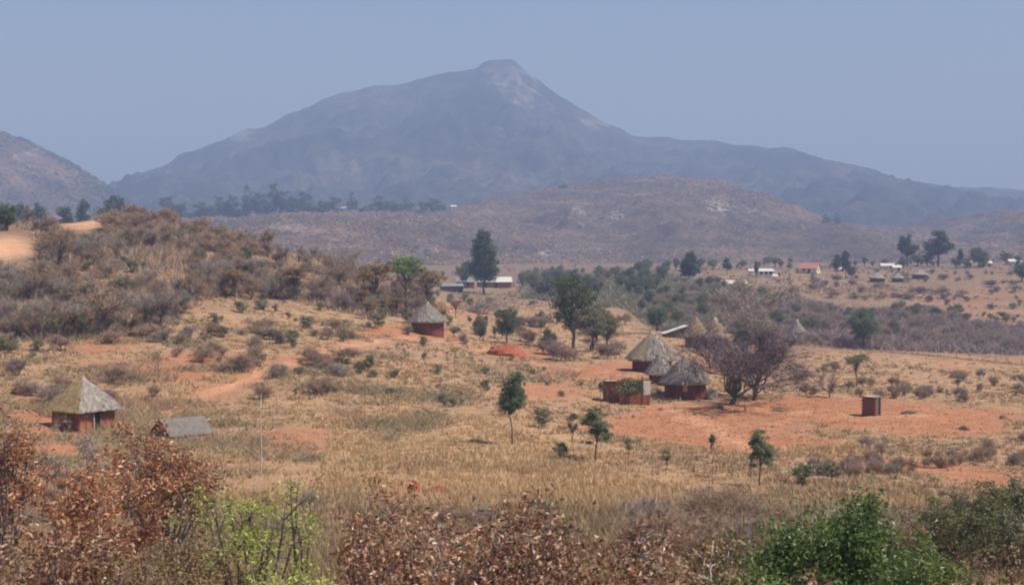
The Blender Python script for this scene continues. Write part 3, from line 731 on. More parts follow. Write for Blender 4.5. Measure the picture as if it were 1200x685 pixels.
def round_hut(px, base, wall_px, wall_h_px, roof_px, roof_h_px, label, group=None, thatch='thatch_grey', wall='mud_red', seed=0, D=None, door=-0.3, window=None, cap='thatch_tan', straw=1500, patch=None):
    p = put(px, base, D); m = p[1] / F
    rw, hw, R, hr = wall_px * m / 2, wall_h_px * m, roof_px * m / 2, roof_h_px * m
    r = np.random.default_rng(500 + seed)
    root = thing('thatched_hut', label, 'hut', p, 0, 1, group)
    n = 40; a = np.arange(n) / n * 2 * np.pi
    g = Geo(); zs = np.linspace(-.7, hw, 7); V = []
    for z in zs:
        k = rw * (1 + .02 * (hw - z) / hw) + .03 * fbm(a * 4, a * 0 + z * 2, 3, seed)
        V.append(np.stack([np.cos(a) * k, np.sin(a) * k, np.full(n, z)], -1))
    idx = np.arange(n * 7).reshape(7, n); nx = np.roll(idx, -1, 1)
    g.add(np.array(V), q=np.stack([idx[:-1], nx[:-1], nx[1:], idx[1:]], -1))
    wo = obj('wall', g.mesh('hut_wall', M[wall], True), root)
    # roof: thick cone with an uneven eave
    ze = hw - (R - rw) * hr / R * .55; zt = ze + hr
    g = Geo(); ss = np.linspace(0.02, 1, 12); V = []
    for s in ss:
        k = R * s * (1 + .02 * fbm(a * 3, a * 0 + s * 5, 3, seed + 3)) + .02
        V.append(np.stack([np.cos(a) * k, np.sin(a) * k, 0 * a + zt + (ze - zt) * s + .05 * math.sin(s * np.pi) * R * .35 + (.14 * fbm(a * 5, a * 0, 4, seed) if s > .98 else 0) + .035 * abs(math.sin(s * 10.5))], -1))
    V.append(np.stack([np.cos(a) * R * .95, np.sin(a) * R * .95, np.full(n, ze - .16)], -1))
    V.append(np.stack([np.cos(a) * rw * .9, np.sin(a) * rw * .9, np.full(n, hw - .05)], -1))
    V = np.array(V); k = len(V); idx = np.arange(n * k).reshape(k, n); nx = np.roll(idx, -1, 1)
    g.add(V, q=np.stack([idx[:-1], idx[1:], nx[1:], nx[:-1]], -1))
    ro = obj('roof', g.mesh('hut_roof', M[thatch], True), root)
    st = straw_cone(r, R * 1.01, zt + .06 + .02 * R, ze + .05, straw, .7, .07, lift=.10 + .03 * R, overhang=.38)
    obj('straw', st.mesh('straw', M[thatch]), ro, kind='stuff')
    if patch:
        st = straw_cone(r, R * 1.03, zt + .1, ze + .08, 260, .9, .10, lift=.12, ang=patch[:2])
        obj('straw_patch', st.mesh('straw_patch', M['thatch_straw']), ro, kind='stuff')
    g = Geo(); g.tube([(0, 0, zt - .28), (0, 0, zt - .05), (0, 0, zt + .14), (.02, 0, zt + .22)], [R * .14, R * .10, R * .07, .03], 9)
    obj('roof_cap', g.mesh('roof_cap', M[cap], True), ro)
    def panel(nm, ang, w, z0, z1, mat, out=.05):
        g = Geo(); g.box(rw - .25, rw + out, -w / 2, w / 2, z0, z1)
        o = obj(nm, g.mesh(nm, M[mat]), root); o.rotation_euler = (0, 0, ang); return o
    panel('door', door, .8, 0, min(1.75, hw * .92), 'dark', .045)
    if window: panel('window', window[0], window[1], window[2] * hw, window[3] * hw, window[4], .05)
    return root, p, rw, hw

def gable_house(name, label, cat, px, base, w_px, wall_h_px, roof_h_px, depth, wallm, roofm, rz=0.0, group=None, D=None, openings=(), gable_end=None, mono=False, post=False):
    p = put(px, base, D); m = p[1] / F
    w, h, rh = w_px * m, wall_h_px * m, roof_h_px * m
    root = thing(name, label, cat, p, rz, 1, group)
    x, y = w / 2, depth / 2
    g = Geo()
    V = [(-x, -y, -.6), (x, -y, -.6), (x, y, -.6), (-x, y, -.6), (-x, -y, h), (x, -y, h), (x, y, h), (-x, y, h), (-x, 0, h + rh), (x, 0, h + rh)]
    if mono: V[6] = (x, y, h + rh); V[7] = (-x, y, h + rh); V[8] = (-x, 0, h + rh / 2); V[9] = (x, 0, h + rh / 2)
    g.add(V, q=[(0, 1, 5, 4), (2, 3, 7, 6), (1, 2, 6, 5), (3, 0, 4, 7)], t=[(5, 6, 9), (7, 4, 8)])
    wo = obj('wall', g.mesh('house_wall', M[wallm]), root)
    o = .35; t = .07
    def slab(y0, z0, y1, z1):
        g = Geo(); X = x + o
        V = [(-X, y0, z0), (X, y0, z0), (X, y1, z1), (-X, y1, z1)]
        V = V + [(a, b, c + t) for a, b, c in V]
        g.add(V, q=[(3, 2, 1, 0), (4, 5, 6, 7), (0, 1, 5, 4), (1, 2, 6, 5), (2, 3, 7, 6), (3, 0, 4, 7)])
        return g
    if mono:
        obj('roof_sheet', slab(-y - o, h - rh * o / depth + .02, y + o, h + rh + rh * o / depth + .02).mesh('roof', M[roofm]), root)
    else:
        sl = rh / y
        obj('roof_slope', slab(-y - o, h - sl * o + .02, 0, h + rh + .02).mesh('roof', M[roofm]), root)
        obj('roof_slope', slab(y + o, h - sl * o + .02, 0.01, h + rh + .02).mesh('roof', M[roofm]), root)
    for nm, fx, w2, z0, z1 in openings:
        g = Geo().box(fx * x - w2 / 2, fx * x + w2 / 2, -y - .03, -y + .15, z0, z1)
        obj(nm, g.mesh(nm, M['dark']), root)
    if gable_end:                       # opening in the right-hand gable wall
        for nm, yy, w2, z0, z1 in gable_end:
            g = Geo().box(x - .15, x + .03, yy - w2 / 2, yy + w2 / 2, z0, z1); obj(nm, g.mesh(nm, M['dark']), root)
    return root

# the square hut with a pyramid of thatch, one slope fresh straw and the others weathered
def square_hut():
    p = put(98, 501); m = p[1] / F
    a = 51.5 * m / 2; hw = 26 * m; hr = 38 * m; R = a * 1.22
    r = np.random.default_rng(77)
    root = thing('square_hut', 'square mud hut with pyramid thatch, one slope straw coloured, doorway with pale post', 'hut', p, math.radians(-35), 1)
    g = Geo(); n = 6
    ring = []
    for k in range(4):                    # rounded corners
        cx_, cy_ = [(1, -1), (1, 1), (-1, 1), (-1, -1)][k]; cr = .15
        for j in range(4):
            an = math.radians(-90 + 90 * k + 30 * j)
            ring.append((cx_ * (a - cr) + cr * math.cos(an), cy_ * (a - cr) + cr * math.sin(an)))
    ring = np.array(ring); n = len(ring)
    zs = np.linspace(-.7, hw, 6)
    V = np.array([np.column_stack([ring * (1 + .01 * (hw - z)), np.full(n, z)]) for z in zs])
    idx = np.arange(n * 6).reshape(6, n); nx = np.roll(idx, -1, 1)
    g.add(V, q=np.stack([idx[:-1], nx[:-1], nx[1:], idx[1:]], -1))
    obj('wall', g.mesh('square_wall', M['mud_orange'], False), root)
    ze = hw - .18; zt = ze + hr; ap = np.array([0, 0, zt])
    corners = np.array([(R, -R, ze), (R, R, ze), (-R, R, ze), (-R, -R, ze)])
    for k in range(4):                    # k=0: +x slope, 3: -y slope (the one facing left of the door)
        c0, c1 = corners[k], corners[(k + 1) % 4]
        mat = 'thatch_straw' if k == 3 else 'thatch_grey'
        g = Geo(); rows = 7; cols_ = 12; V = []
        mid = (c0 + c1) / 2; nrm = np.cross(c1 - c0, ap - c0); nrm /= np.linalg.norm(nrm)
        for i in range(rows):
            s = i / (rows - 1)
            for j in range(cols_):
                f = j / (cols_ - 1)
                q = ap + (c0 + (c1 - c0) * f - ap) * max(s, .015)
                bow = .10 * math.sin(s * math.pi) * R * .4 * (1 - abs(2 * f - 1) ** 4)
                V.append(q + nrm * bow + [0, 0, (.05 * r.normal() if i == rows - 1 and 0 < j < cols_ - 1 else 0)])
        V = np.array(V); idx = np.arange(rows * cols_).reshape(rows, cols_)
        g.add(V, q=np.stack([idx[:-1, :-1], idx[1:, :-1], idx[1:, 1:], idx[:-1, 1:]], -1))
        lo = V[-cols_:]                   # thickness at the eave
        lo2 = lo * [.93, .93, 1] - [0, 0, .14]
        ii = np.arange(cols_); g.add(np.concatenate([lo, lo2]), q=np.stack([ii[:-1], ii[:-1] + cols_, ii[1:] + cols_, ii[1:]], -1))
        so = obj('thatch_slope', g.mesh('thatch_slope', M[mat], False), root, label='fresh straw-coloured slope' if k == 3 else 'weathered grey slope')
        N = 700; st = Geo(); f = r.random(N); s0 = np.sqrt(r.random(N)); L = .5 * r.uniform(.6, 1.4, N) / np.linalg.norm(mid - ap)
        s1 = np.minimum(s0 + L, 1 + .06 * r.random(N))
        E = c0 + (c1 - c0) * f[:, None]; A0 = ap + (E - ap) * s0[:, None] + nrm * (.03 + .05 * np.sin(s0 * np.pi))[:, None]
        B0 = ap + (E - ap) * s1[:, None] + nrm * (.04 + .05 * np.sin(np.minimum(s1, 1) * np.pi) + .03 * r.random(N))[:, None]
        t = (c1 - c0) / np.linalg.norm(c1 - c0) * .035
        st.add(np.stack([A0 - t, A0 + t, B0 + t * .6, B0 - t * .6], 1), q=np.arange(4 * N).reshape(-1, 4))
        obj('straw', st.mesh('straw', M[mat]), so, kind='stuff')
    # doorway in the +x ... the wall facing right of the camera is the +x wall turned by 37 deg -> use the -y/+x faces by view
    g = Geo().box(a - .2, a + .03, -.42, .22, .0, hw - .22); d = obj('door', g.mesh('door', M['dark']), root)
    g = Geo(); g.tube([(a + .12, -.44, -.1), (a + .12, -.45, hw * .5), (a + .10, -.44, hw - .05)], [.065, .06, .06], 7)
    obj('door_post', g.mesh('door_post', M['bark_pale'], True), root)
    g = Geo().box(a - .1, a + .05, -1.15, -.98, hw * .62, hw * .70); obj('vent', g.mesh('vent', M['plaster_grey']), root)
    return root
square_hut()

round_hut(501, 391, 38, 17, 46, 21, 'round red-brown mud hut with pale grey thatch beside the tan haystack', seed=1, door=.5)
round_hut(764, 436, 46, 20, 60, 30, 'largest grey-thatched red hut of the homestead, straw patch on its roof', seed=2, thatch='thatch_grey', door=.4, patch=(math.radians(215), math.radians(245)))
round_hut(773, 449, 25, 15, 33, 21, 'small conical hut squeezed between the two larger grey-thatched huts', seed=3, door=.4)
round_hut(803, 465, 48, 21, 58, 30, 'round mud hut with shaggy grey thatch and a pale pink window', seed=4, door=.35, window=(math.radians(-97), .46, .42, .86, 'plaster_pink'))
round_hut(816, 408, 26, 17, 34, 21, 'rust-brown thatched hut behind the leafless purple tree', seed=5, thatch='thatch_tan', door=.3)
round_hut(838, 409, 28, 17, 38, 22, 'golden thatched hut with a white tip behind the leafless purple tree', seed=6, thatch='thatch_tan', cap='plaster_white', door=.3)
round_hut(934, 392, 15, 10, 20, 14, 'grey hut with a white roof tip behind the leaning bare tree', seed=7, D=292, cap='plaster_white', door=.3)
for px, by, w, nm, s in ((1028, 330, 17, 'low dark hut at the edge of the far field, small annex beside it', 8), (1052, 330, 13, 'narrow dark hut between the two other far field huts', 9), (1078, 326, 17, 'broad dark hut with high grey cone beside the far field', 10)):
    round_hut(px, by, w, 5, w + 4, 6, nm, 'huts on the far field edge', seed=s, straw=300, door=.4)

# long low roof by the homestead, sheds, brick enclosure
gable_house('low_shed', 'low shed with a white sheet roof behind the largest thatched hut', 'shed', 790, 395, 12, 5, 8, 3.9, 'bark_dark', 'sheet_pale', math.radians(-80), mono=True)
gable_house('sunken_shed', 'low shed with weathered grey gable roof below the square hut', 'shed', 213, 509, 46, 5, 14, 2.7, 'bark_dark', 'thatch_dark', math.radians(40))

def brick_wall_box(px, base, wpx, hpx, label, name, rz, depth, white_end):
    p = put(px, base); m = p[1] / F
    w, h = wpx * m, hpx * m
    root = thing(name, label, 'enclosure', p, rz)
    x, y = w / 2, depth / 2
    g = Geo().box(-x, -x + .22, -y, y, -.4, h); obj('end_wall', g.mesh('end_wall', M['mud_red']), root)
    g = Geo().box(-x + .22, -x + 1.15, -y, -y + .2, -.4, h); obj('front_wall', g.mesh('front_wall', M['mud_red']), root)
    g = Geo().box(-x + 1.45, x - .7, -y + .01, -y + .2, -.4, h * .42); obj('low_wall', g.mesh('low_wall', M['mud_orange']), root)
    g = Geo().box(-x + .22, x, y - .2, y, -.4, h * .98); obj('back_wall', g.mesh('back_wall', M['mud_orange']), root)
    g = Geo().box(x - .7, x, -y - .02, -y + .2, -.4, h * .38); obj('low_wall', g.mesh('low_wall', M['mud_orange']), root)
    g = Geo().box(x - .68, x + .01, -y - .01, -y + .19, h * .38, h * .98); obj('whitewashed_panel', g.mesh('panel', M['plaster_white']), root)
    g = Geo().box(-x - .05, -x + 1.2, -y - .05, -y + .25, h, h + .06); obj('coping', g.mesh('coping', M['plaster_cream']), root)
    return root
brick_wall_box(734, 471, 53, 26, 'roofless mud enclosure with dark end wall and white panel, bush in front', 'mud_enclosure', 0.06, 1.8, True)

def latrine():
    p = put(1021, 486); m = p[1] / F
    w, h = 15 * m, 21 * m
    root = thing('brick_latrine', 'small dark brick hut with pale corner posts standing alone on red soil', 'latrine', p, math.radians(-40))
    a = w / 2 * 1.12
    bl = .32; bh = .16                      # bricks laid in courses round a dark core
    g = Geo().box(-a + .06, a - .06, -a + .06, a - .06, -.3, h - .02); obj('core', g.mesh('core', M['mud_red']), root)
    bme = Geo().box(-bl / 2 + .008, bl / 2 - .008, -.05, .05, .008, bh - .008).mesh('brick', M['brick_brown'])
    r = random.Random(4); nb = int(2 * a / bl); nr = int(h / bh) + 1
    for side in (0, 1):                     # the two sides in view
        for i in range(nr):
            for j in range(nb + 1):
                f = -a + bl * (j + (.5 if i % 2 else 0))
                if f > a - .08 or f < -a + .02: continue
                if side == 1 and abs(f - .12) < .30: continue       # doorway
                o = obj('brick', bme, root)
                if side == 0: o.location = (f, -a + r.uniform(0, .02), -.12 + i * bh)
                else: o.location = (a - r.uniform(0, .02), f, -.12 + i * bh); o.rotation_euler = (0, 0, math.pi / 2)
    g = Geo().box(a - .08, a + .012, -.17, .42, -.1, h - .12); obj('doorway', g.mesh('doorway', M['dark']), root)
    for f in (-.22, .48):
        g = Geo(); g.tube([(a + .06, f, -.1), (a + .06, f, h + .02)], [.055, .05], 6); obj('door_post', g.mesh('post', M['wood_grey']), root)
    g = Geo().box(-a - .1, a + .1, -a - .1, a + .1, h - .01, h + .07); obj('roof_slab', g.mesh('roof_slab', M['brick_brown']), root)
    for k in range(5):
        g = Geo(); x0 = -.5 + .22 * k; g.tube([(x0, -.5, h + .10), (x0 + .2, .1, h + .14 + .05 * (k == 3)), (x0 + .25, .6, h + .11)], [.04, .035, .03], 5); obj('roof_pole', g.mesh('roof_pole', M['bark_pale']), root)
latrine()

# far houses
gable_house('long_shed', 'long shed with a bright cream sheet roof under the tall gum tree', 'building', 579, 337, 40, 7, 5, 6, 'brick_brown', 'sheet_pale', .03, openings=[('doorway', -.5, 1, 0, 2), ('doorway', .1, 1, 0, 2)], mono=True)
gable_house('grey_shed', 'narrow grey-roofed shed left of the cream-roofed long shed', 'building', 545, 337, 20, 7, 4, 5, 'brick_brown', 'sheet_grey', .12, openings=[('doorway', .2, 1, 0, 2)], mono=True)
gable_house('lean_to', 'low lean-to with pale roof edge in front of the grey-roofed shed', 'building', 529, 341, 26, 6, 2.5, 5, 'brick_brown', 'sheet_grey', .10, mono=True, openings=[('doorway', .8, 1.4, 0, 1.7)])
gable_house('cream_house', 'small house with pale gabled roof peering over the thicket edge', 'house', 511, 336, 11, 6, 6, 6, 'plaster_cream', 'thatch_tan', .1)
gable_house('white_roof_shed', 'shed with a curved white sheet roof behind the big bare tree', 'building', 861, 337, 26, 5, 3, 5, 'plaster_grey', 'sheet_pale', .05, mono=True)
gable_house('white_house', 'white flat-roofed house with three dark windows in the far field', 'house', 896, 324, 19, 6.5, 2.5, 6, 'plaster_white', 'sheet_pale', .0, openings=[('window', -.6, 1.0, .9, 1.9), ('window', .0, .9, .9, 1.9), ('window', .6, 1.2, .9, 1.9)], mono=True)
gable_house('pump_house', 'tiny white block standing beside the white flat-roofed house', 'hut', 908, 328, 4, 5, 2, 1.4, 'plaster_white', 'sheet_pale')
gable_house('white_tank_house', 'small white outbuilding behind a dark bush beside the flat-roofed house', 'house', 880, 322, 5, 5, 2, 2, 'plaster_white', 'sheet_pale')
gable_house('red_roof_house', 'cream-walled house with a faded red gable roof', 'house', 949, 320, 20, 6, 6, 7, 'plaster_cream', 'sheet_red', math.radians(-22), openings=[('window', -.5, 1, .9, 1.8), ('doorway', .1, .9, 0, 1.9)], gable_end=[('window', 0, 1.1, .9, 2.0)])
FH = [(985, 318, 7, 3, 'white shed half hidden beside the rounded twin trees'), (1040, 315, 16, 4, 'row of white walls behind the huts of the far field'), (1050, 317, 9, 4, 'white domed shelter between the far field huts and the gums'), (1134, 312, 7, 4, 'small white hut left of the broad dark gum crown'), (1156, 312, 9, 4, 'white house with two little gables right of the broad dark gum'), (1188, 310, 13, 4, 'long white roof at the foot of the far right slope')]
for px, by, w, h, lb in FH:
    gable_house('white_cottage', lb, 'house', px, by, w, h, 2.4, 4, 'plaster_white', 'sheet_pale', random.uniform(-.1, .1), 'white cottages on the far slope', openings=[('doorway', .3, .8, 0, 1.3)])
def on_hill(S, px, py):
    d = (S['PX'][:S['nf']] - px) ** 2 + (S['PY'][:S['nf']] - py) ** 2; i = np.unravel_index(d.argmin(), d.shape)
    return np.array([S['X'][i], S['Y'][i], S['Z'][i]])
for px, by, lb in ((313, 250, 'white cottage below the dense ridge trees'), (400, 247, 'white cottage with long roof at the end of the ridge trees'), (500, 247, 'white cottage at the foot of the mountain near the small ridge wood'), (531, 245, 'tiny white cottage where the stony hill starts to rise')):
    q = on_hill(KP, px, by)
    nm = 'ridge_cottage'
    root = thing(nm, lb, 'house', q, .1, 1, 'cottages on the ridge')
    w, h = (8 if px != 531 else 5), 2.8
    g = Geo().box(-w / 2, w / 2, -2.5, 2.5, -2.5, h); obj('wall', g.mesh('wall', M['plaster_white']), root)
    g = Geo(); g.add([(-w / 2 - .4, -2.9, h), (w / 2 + .4, -2.9, h), (w / 2 + .4, 2.9, h), (-w / 2 - .4, 2.9, h), (-w / 2 - .4, 0, h + 1.6), (w / 2 + .4, 0, h + 1.6)], q=[(0, 1, 5, 4), (2, 3, 4, 5), (3, 2, 1, 0)], t=[(1, 2, 5), (3, 0, 4)])
    obj('roof', g.mesh('roof', M['sheet_pale']), root)
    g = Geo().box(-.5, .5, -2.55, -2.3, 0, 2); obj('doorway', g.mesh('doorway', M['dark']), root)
# ------------------------------------------------------------------ single trees
tree('gum', 567, 344, 266, 'gum_tree', 'tall dark gum tree standing over the cream-roofed shed', rz=1.0, wide=1.12)
tree('olive_tree', 545, 338, 305, 'bushy_tree', 'low dark tree in the shade of the tall gum', variant=2)
tree('round_tree', 672, 408, 316, 'dark_tree', 'tall dark-crowned tree with bare trunk beside a pale-limbed one', wide=.62)
tree('olive_tree', 692, 412, 348, 'pale_limbed_tree', 'half-bare tree with pale limbs beside the tall dark-crowned tree', variant=1, wide=1.05)
tree('olive_tree', 712, 410, 360, 'sparse_tree', 'small ragged olive tree beside the pale-limbed tree', variant=0, wide=.8)
tree('round_tree', 594, 402, 357, 'dense_tree', 'dense dark green small tree near the red soil heap', wide=.75, variant=1)
tree('slim_tree', 600, 521, 432, 'slim_trunk_tree', 'egg-shaped dark green tree on a thin straight trunk', wide=1.0)
tree('ragged_tree', 699, 541, 474, 'ragged_tree', 'ragged dark tree with drooping lower leaves and shadow at its foot', wide=1.35)
tree('sapling', 704, 482, 446, 'sapling', 'thin sapling standing beside the mud enclosure', variant=1)
tree('sapling', 672, 537, 480, 'sapling', 'leaning thin-stemmed sapling next to a round dark bush', variant=0, wide=.8)
tree('low_shrub', 658, 537, 514, 'round_bush', 'round dark bush at the foot of a leaning sapling', 'bush', variant=2)
tree('low_shrub', 636, 500, 474, 'leafy_bush', 'leafy bush growing right of the egg-shaped tree', 'bush', variant=0)
tree('sapling', 737, 545, 511, 'sapling', 'small round-headed sapling right of the ragged dark tree', variant=0, wide=1.3)
tree('sapling', 780, 556, 524, 'sapling', 'short bushy sapling between the stubble and the red soil', variant=0, wide=1.4)
tree('sapling', 835, 567, 505, 'sapling', 'tall bare-stemmed sapling with a small tuft of leaves on top', variant=1, wide=.6)
tree('ragged_tree', 891, 569, 500, 'field_tree', 'dark upright field tree with a smaller shoot beside it', wide=1.3, rz=2.0)
tree('sapling', 880, 563, 530, 'sapling', 'slender shoot left of the dark upright field tree', variant=1)
tree('low_shrub', 940, 568, 538, 'dark_bush', 'dark round bush between the field tree and the leafless bush', 'bush', variant=2)
tree('low_shrub', 972, 562, 538, 'grey_bush', 'blue-grey spreading bush beside the dark round bush', 'bush', variant=3, wide=1.3)
tree('bare_sapling', 1038, 543, 505, 'bare_bush', 'small leafless fan-shaped bush at the red field edge', 'bush', variant=1, wide=1.2)
tree('thorn_tree', 1004, 452, 414, 'thorn_tree', 'flat-topped green thorn tree in the tan field', wide=1.0)
tree('bare_sapling', 972, 465, 428, 'bare_tree', 'low leafless purple tree near the flat-topped thorn tree', variant=0, wide=1.3)
tree('bare_sapling', 966, 452, 432, 'bare_tree', 'smallest leafless tree behind the low purple one', variant=1, wide=1.2)
tree('sapling', 1122, 462, 438, 'sapling', 'lone green sapling in the middle of the tan field', variant=0, wide=1.5)
tree('round_tree', 1012, 409, 358, 'broad_tree', 'broad dark green tree growing beside the ravine', wide=.95, variant=0)
tree('round_tree', 770, 388, 357, 'dark_bush_tree', 'dark rounded tree above the white sheet roof', wide=1.1, variant=1)
tree('jacaranda', 848, 473, 368, 'leafless_tree', 'big leafless purple-grey tree shading the homestead', variant=0, rz=3.5, wide=1.5)
tree('jacaranda', 878, 469, 378, 'leafless_tree', 'leafless purple tree with thin trunk right of the candelabra plant', variant=1, rz=2.2, wide=1.25)
tree('jacaranda', 886, 468, 405, 'leafless_tree', 'low forked leafless tree at the right end of the homestead', variant=1, rz=4.0, wide=1.1)
tree('jacaranda', 834, 436, 380, 'leafless_tree', 'leafless tree growing directly behind the pink-windowed hut', variant=1, rz=4.4, wide=.8)
tree('leaning_tree', 915, 421, 345, 'leaning_tree', 'leaning grey tree with bare forked limbs right of the homestead', rz=2.6, wide=1.05)
tree('dry_tree', 876, 402, 318, 'dry_tree', 'tall wide bare tree with brown twigs behind the thatched huts', variant=2, wide=.9)
tree('olive_tree', 872, 418, 380, 'green_tree', 'bright green bushy tree behind the golden thatched hut', variant=0)
tree('olive_tree', 897, 424, 376, 'green_tree', 'grey-green bushy tree left of the leaning grey tree', variant=1)
tree('low_shrub', 738, 472, 441, 'green_bush', 'bright olive bush growing inside the mud enclosure', 'bush', variant=1, wide=1.35)
tree('dome_bush', 566, 367, 344, 'dome_bush', 'grey leafless dome-shaped bush below the tall gum', 'bush', wide=1.0)
tree('red_tree', 534, 372, 349, 'rusty_tree', 'small rust-leaved tree behind the haystack', wide=1.0)
tree('dry_tree', 549, 409, 384, 'forked_tree', 'dark forked shrub beside the red pole rack', 'bush', variant=1, wide=.8)
tree('olive_tree', 533, 394, 379, 'olive_bush', 'low olive bush behind the red pole rack', 'bush', variant=1, wide=1.3)
tree('olive_tree', 562, 398, 380, 'olive_bush', 'sparse olive bush left of the dense dark tree', 'bush', variant=0, wide=1.2)
tree('gum', 808, 330, 293, 'dark_round_tree', 'compact dark tree alone at the far edge of the grassland', wide=1.55)
tree('gum_wide', 852, 322, 301, 'far_tree', 'grey-green tree near the curved white roof shed', wide=.9, variant=1)
tree('gum_wide', 886, 326, 305, 'far_tree', 'dark upright bush in front of the white flat-roofed house', wide=.5, variant=0)
tree('olive_tree', 820, 340, 324, 'far_bush', 'dark bush below the compact dark tree', 'bush', variant=2)
tree('gum_wide', 981, 322, 297, 'far_tree', 'rounded tree joined by a darker one beside the white shed', variant=0, wide=.8)
tree('gum_wide', 991, 326, 292, 'far_tree', 'taller of the twin trees beside the white shed', variant=1, wide=.75)
tree('round_tree', 998, 326, 310, 'far_bush', 'dark bush at the foot of the twin trees', 'bush', variant=1)
tree('gum_wide', 1063, 312, 273, 'gum_tree', 'gum tree with leaning lobed crown left of the bigger gum', variant=2, wide=1.05)
tree('gum_wide', 1100, 312, 268, 'gum_tree', 'biggest broad-crowned gum on the far field', variant=0, wide=1.3)
tree('gum_wide', 1125, 313, 290, 'gum_tree', 'slim small gum right of the biggest gum', variant=1, wide=.75)
tree('round_tree', 1147, 312, 288, 'gum_tree', 'low broad dark gum between the white cottages', variant=0, wide=1.1)
tree('round_tree', 1198, 330, 306, 'far_tree', 'dark tree beside the long white roof', variant=1)
tree('dry_tree', 66, 318, 264, 'flat_topped_tree', 'dark flat-topped tree beside the dirt road', variant=0, wide=.85)
tree('round_tree', 288, 312, 287, 'green_shrub', 'single dark green shrub within the hill thicket', 'bush', variant=0, wide=.7)
tree('green_crown', 476, 366, 299, 'green_crowned_tree', 'fresh green-crowned tree at the end of the thicket', wide=1.0)
tree('red_tree', 440, 364, 303, 'rusty_tree', 'rust-coloured tree left of the fresh green-crowned one', wide=1.0)
tree('red_tree', 500, 368, 310, 'rusty_tree', 'rusty olive tree right of the fresh green-crowned one', wide=.8)
tree('red_tree', 345, 352, 308, 'rusty_tree', 'reddish small tree with bare trunks at the grass edge', wide=1.0)
tree('red_tree', 275, 350, 312, 'rusty_tree', 'reddish tree with thick dark trunk at the grass edge', wide=1.0)
tree('dry_tree', 130, 390, 330, 'thicket_tree', 'broad brown tree with many trunks above the square hut', variant=0, wide=1.1)
tree('dry_tree', 78, 396, 338, 'thicket_tree', 'grey bare tree on the slope above the square hut', variant=2, wide=1.0)
tree('dry_tree', 192, 382, 330, 'thicket_tree', 'dark grey tree at the lower edge of the thicket', variant=1, wide=1.0)
tree('green_crown', 96, 398, 368, 'lime_bush', 'lime green bush at the foot of the grey bare tree', 'bush', wide=.6)

# the dead pale pole with side twigs
def dead_pole():
    p = put(306, 556); m = p[1] / F; h = 96 * m
    root = thing('dead_sapling', 'pale dead straight sapling standing in dry grass', 'dead tree', p)
    g = Geo(); g.tube([(0, 0, -.2), (.02, 0, h * .35), (-.02, 0, h * .7), (.03, 0, h)], [.05, .045, .03, .012], 6)
    obj('stem', g.mesh('stem', M['bark_pale'], True), root)
    r = np.random.default_rng(3)
    for k in range(9):
        z = h * r.uniform(.02, .35); a = r.uniform(0, 6.28); L = r.uniform(.5, 1.1)
        g = Geo(); g.tube([(0, 0, z), (math.cos(a) * L * .5, math.sin(a) * L * .5, z + L * .35), (math.cos(a) * L, math.sin(a) * L, z + L * .9)], [.02, .014, .006], 4)
        obj('twig', g.mesh('twig', M['bark_grey']), root)
dead_pole()

# candelabra plant
def candelabra():
    p = put(859, 474); m = p[1] / F; h = 42 * m
    root = thing('candelabra_plant', 'candelabra succulent with many upright arms between leafless trunks', 'succulent', p)
    g = Geo(); g.tube([(0, 0, -.2), (0, 0, h * .28), (.02, 0, h * .42)], [.11, .10, .09], 7); obj('trunk', g.mesh('trunk', M['bark_grey'], True), root)
    r = np.random.default_rng(5)
    for k in range(18):
        a = k * 2.4; R = r.uniform(.25, .95); z0 = h * (.22 + .16 * r.random())
        g = Geo(); c, s = math.cos(a), math.sin(a)
        g.tube([(0, 0, z0), (c * R * .6, s * R * .6, z0 + .18), (c * R, s * R, z0 + .6), (c * R * 1.05, s * R * 1.05, h * r.uniform(.75, 1.02))], [.06, .075, .075, .05], 6)
        obj('arm', g.mesh('arm', M['leaf_euphorbia']), root)
candelabra()

# tan haystack and the red pole rack by the round hut
def haystack():
    p = put(517, 366); m = p[1] / F; r = np.random.default_rng(6)
    root = thing('haystack', 'ragged golden stack of dry maize stalks beside the round hut', 'haystack', p)
    g = Geo(); n = 900; a = r.uniform(0, 6.28, n); R = 1.5 * np.sqrt(r.random(n)) * 1.0
    A0 = np.stack([np.cos(a) * R * 1.2, np.sin(a) * R * 1.2, 0 * a - .1], -1)
    B0 = np.stack([np.cos(a) * R * .6, np.sin(a) * R * .6, (20 * m) * (1 - .25 * R) * r.uniform(.6, 1, n)], -1) + r.normal(0, .12, (n, 3))
    add_twigs(g, r, A0, B0, .05); obj('stalks', g.mesh('stalks', M['stalk']), root, kind='stuff')
haystack()
def rack():
    p = put(534, 402); m = p[1] / F; w = 19 * m
    root = thing('pole_rack', 'low rack of red poles on short legs beside the round hut', 'rack', p, .05)
    for x in (-w / 2, w / 2):
        for y in (-.4, .4):
            g = Geo(); g.tube([(x, y, -.2), (x, y, .75)], [.06, .05], 6); obj('leg', g.mesh('leg', M['bark_dark']), root)
    for k in range(4):
        g = Geo(); g.tube([(-w / 2 - .15, -.45 + .3 * k, .80), (w / 2 + .15, -.45 + .3 * k, .82)], [.07, .065], 6); obj('pole', g.mesh('pole', M['wood_red']), root)
    for y in (-.42, .42):
        g = Geo(); g.tube([(-w / 2, y, .42), (w / 2, y, .42)], [.05, .05], 6); obj('rail', g.mesh('rail', M['wood_red']), root)
rack()

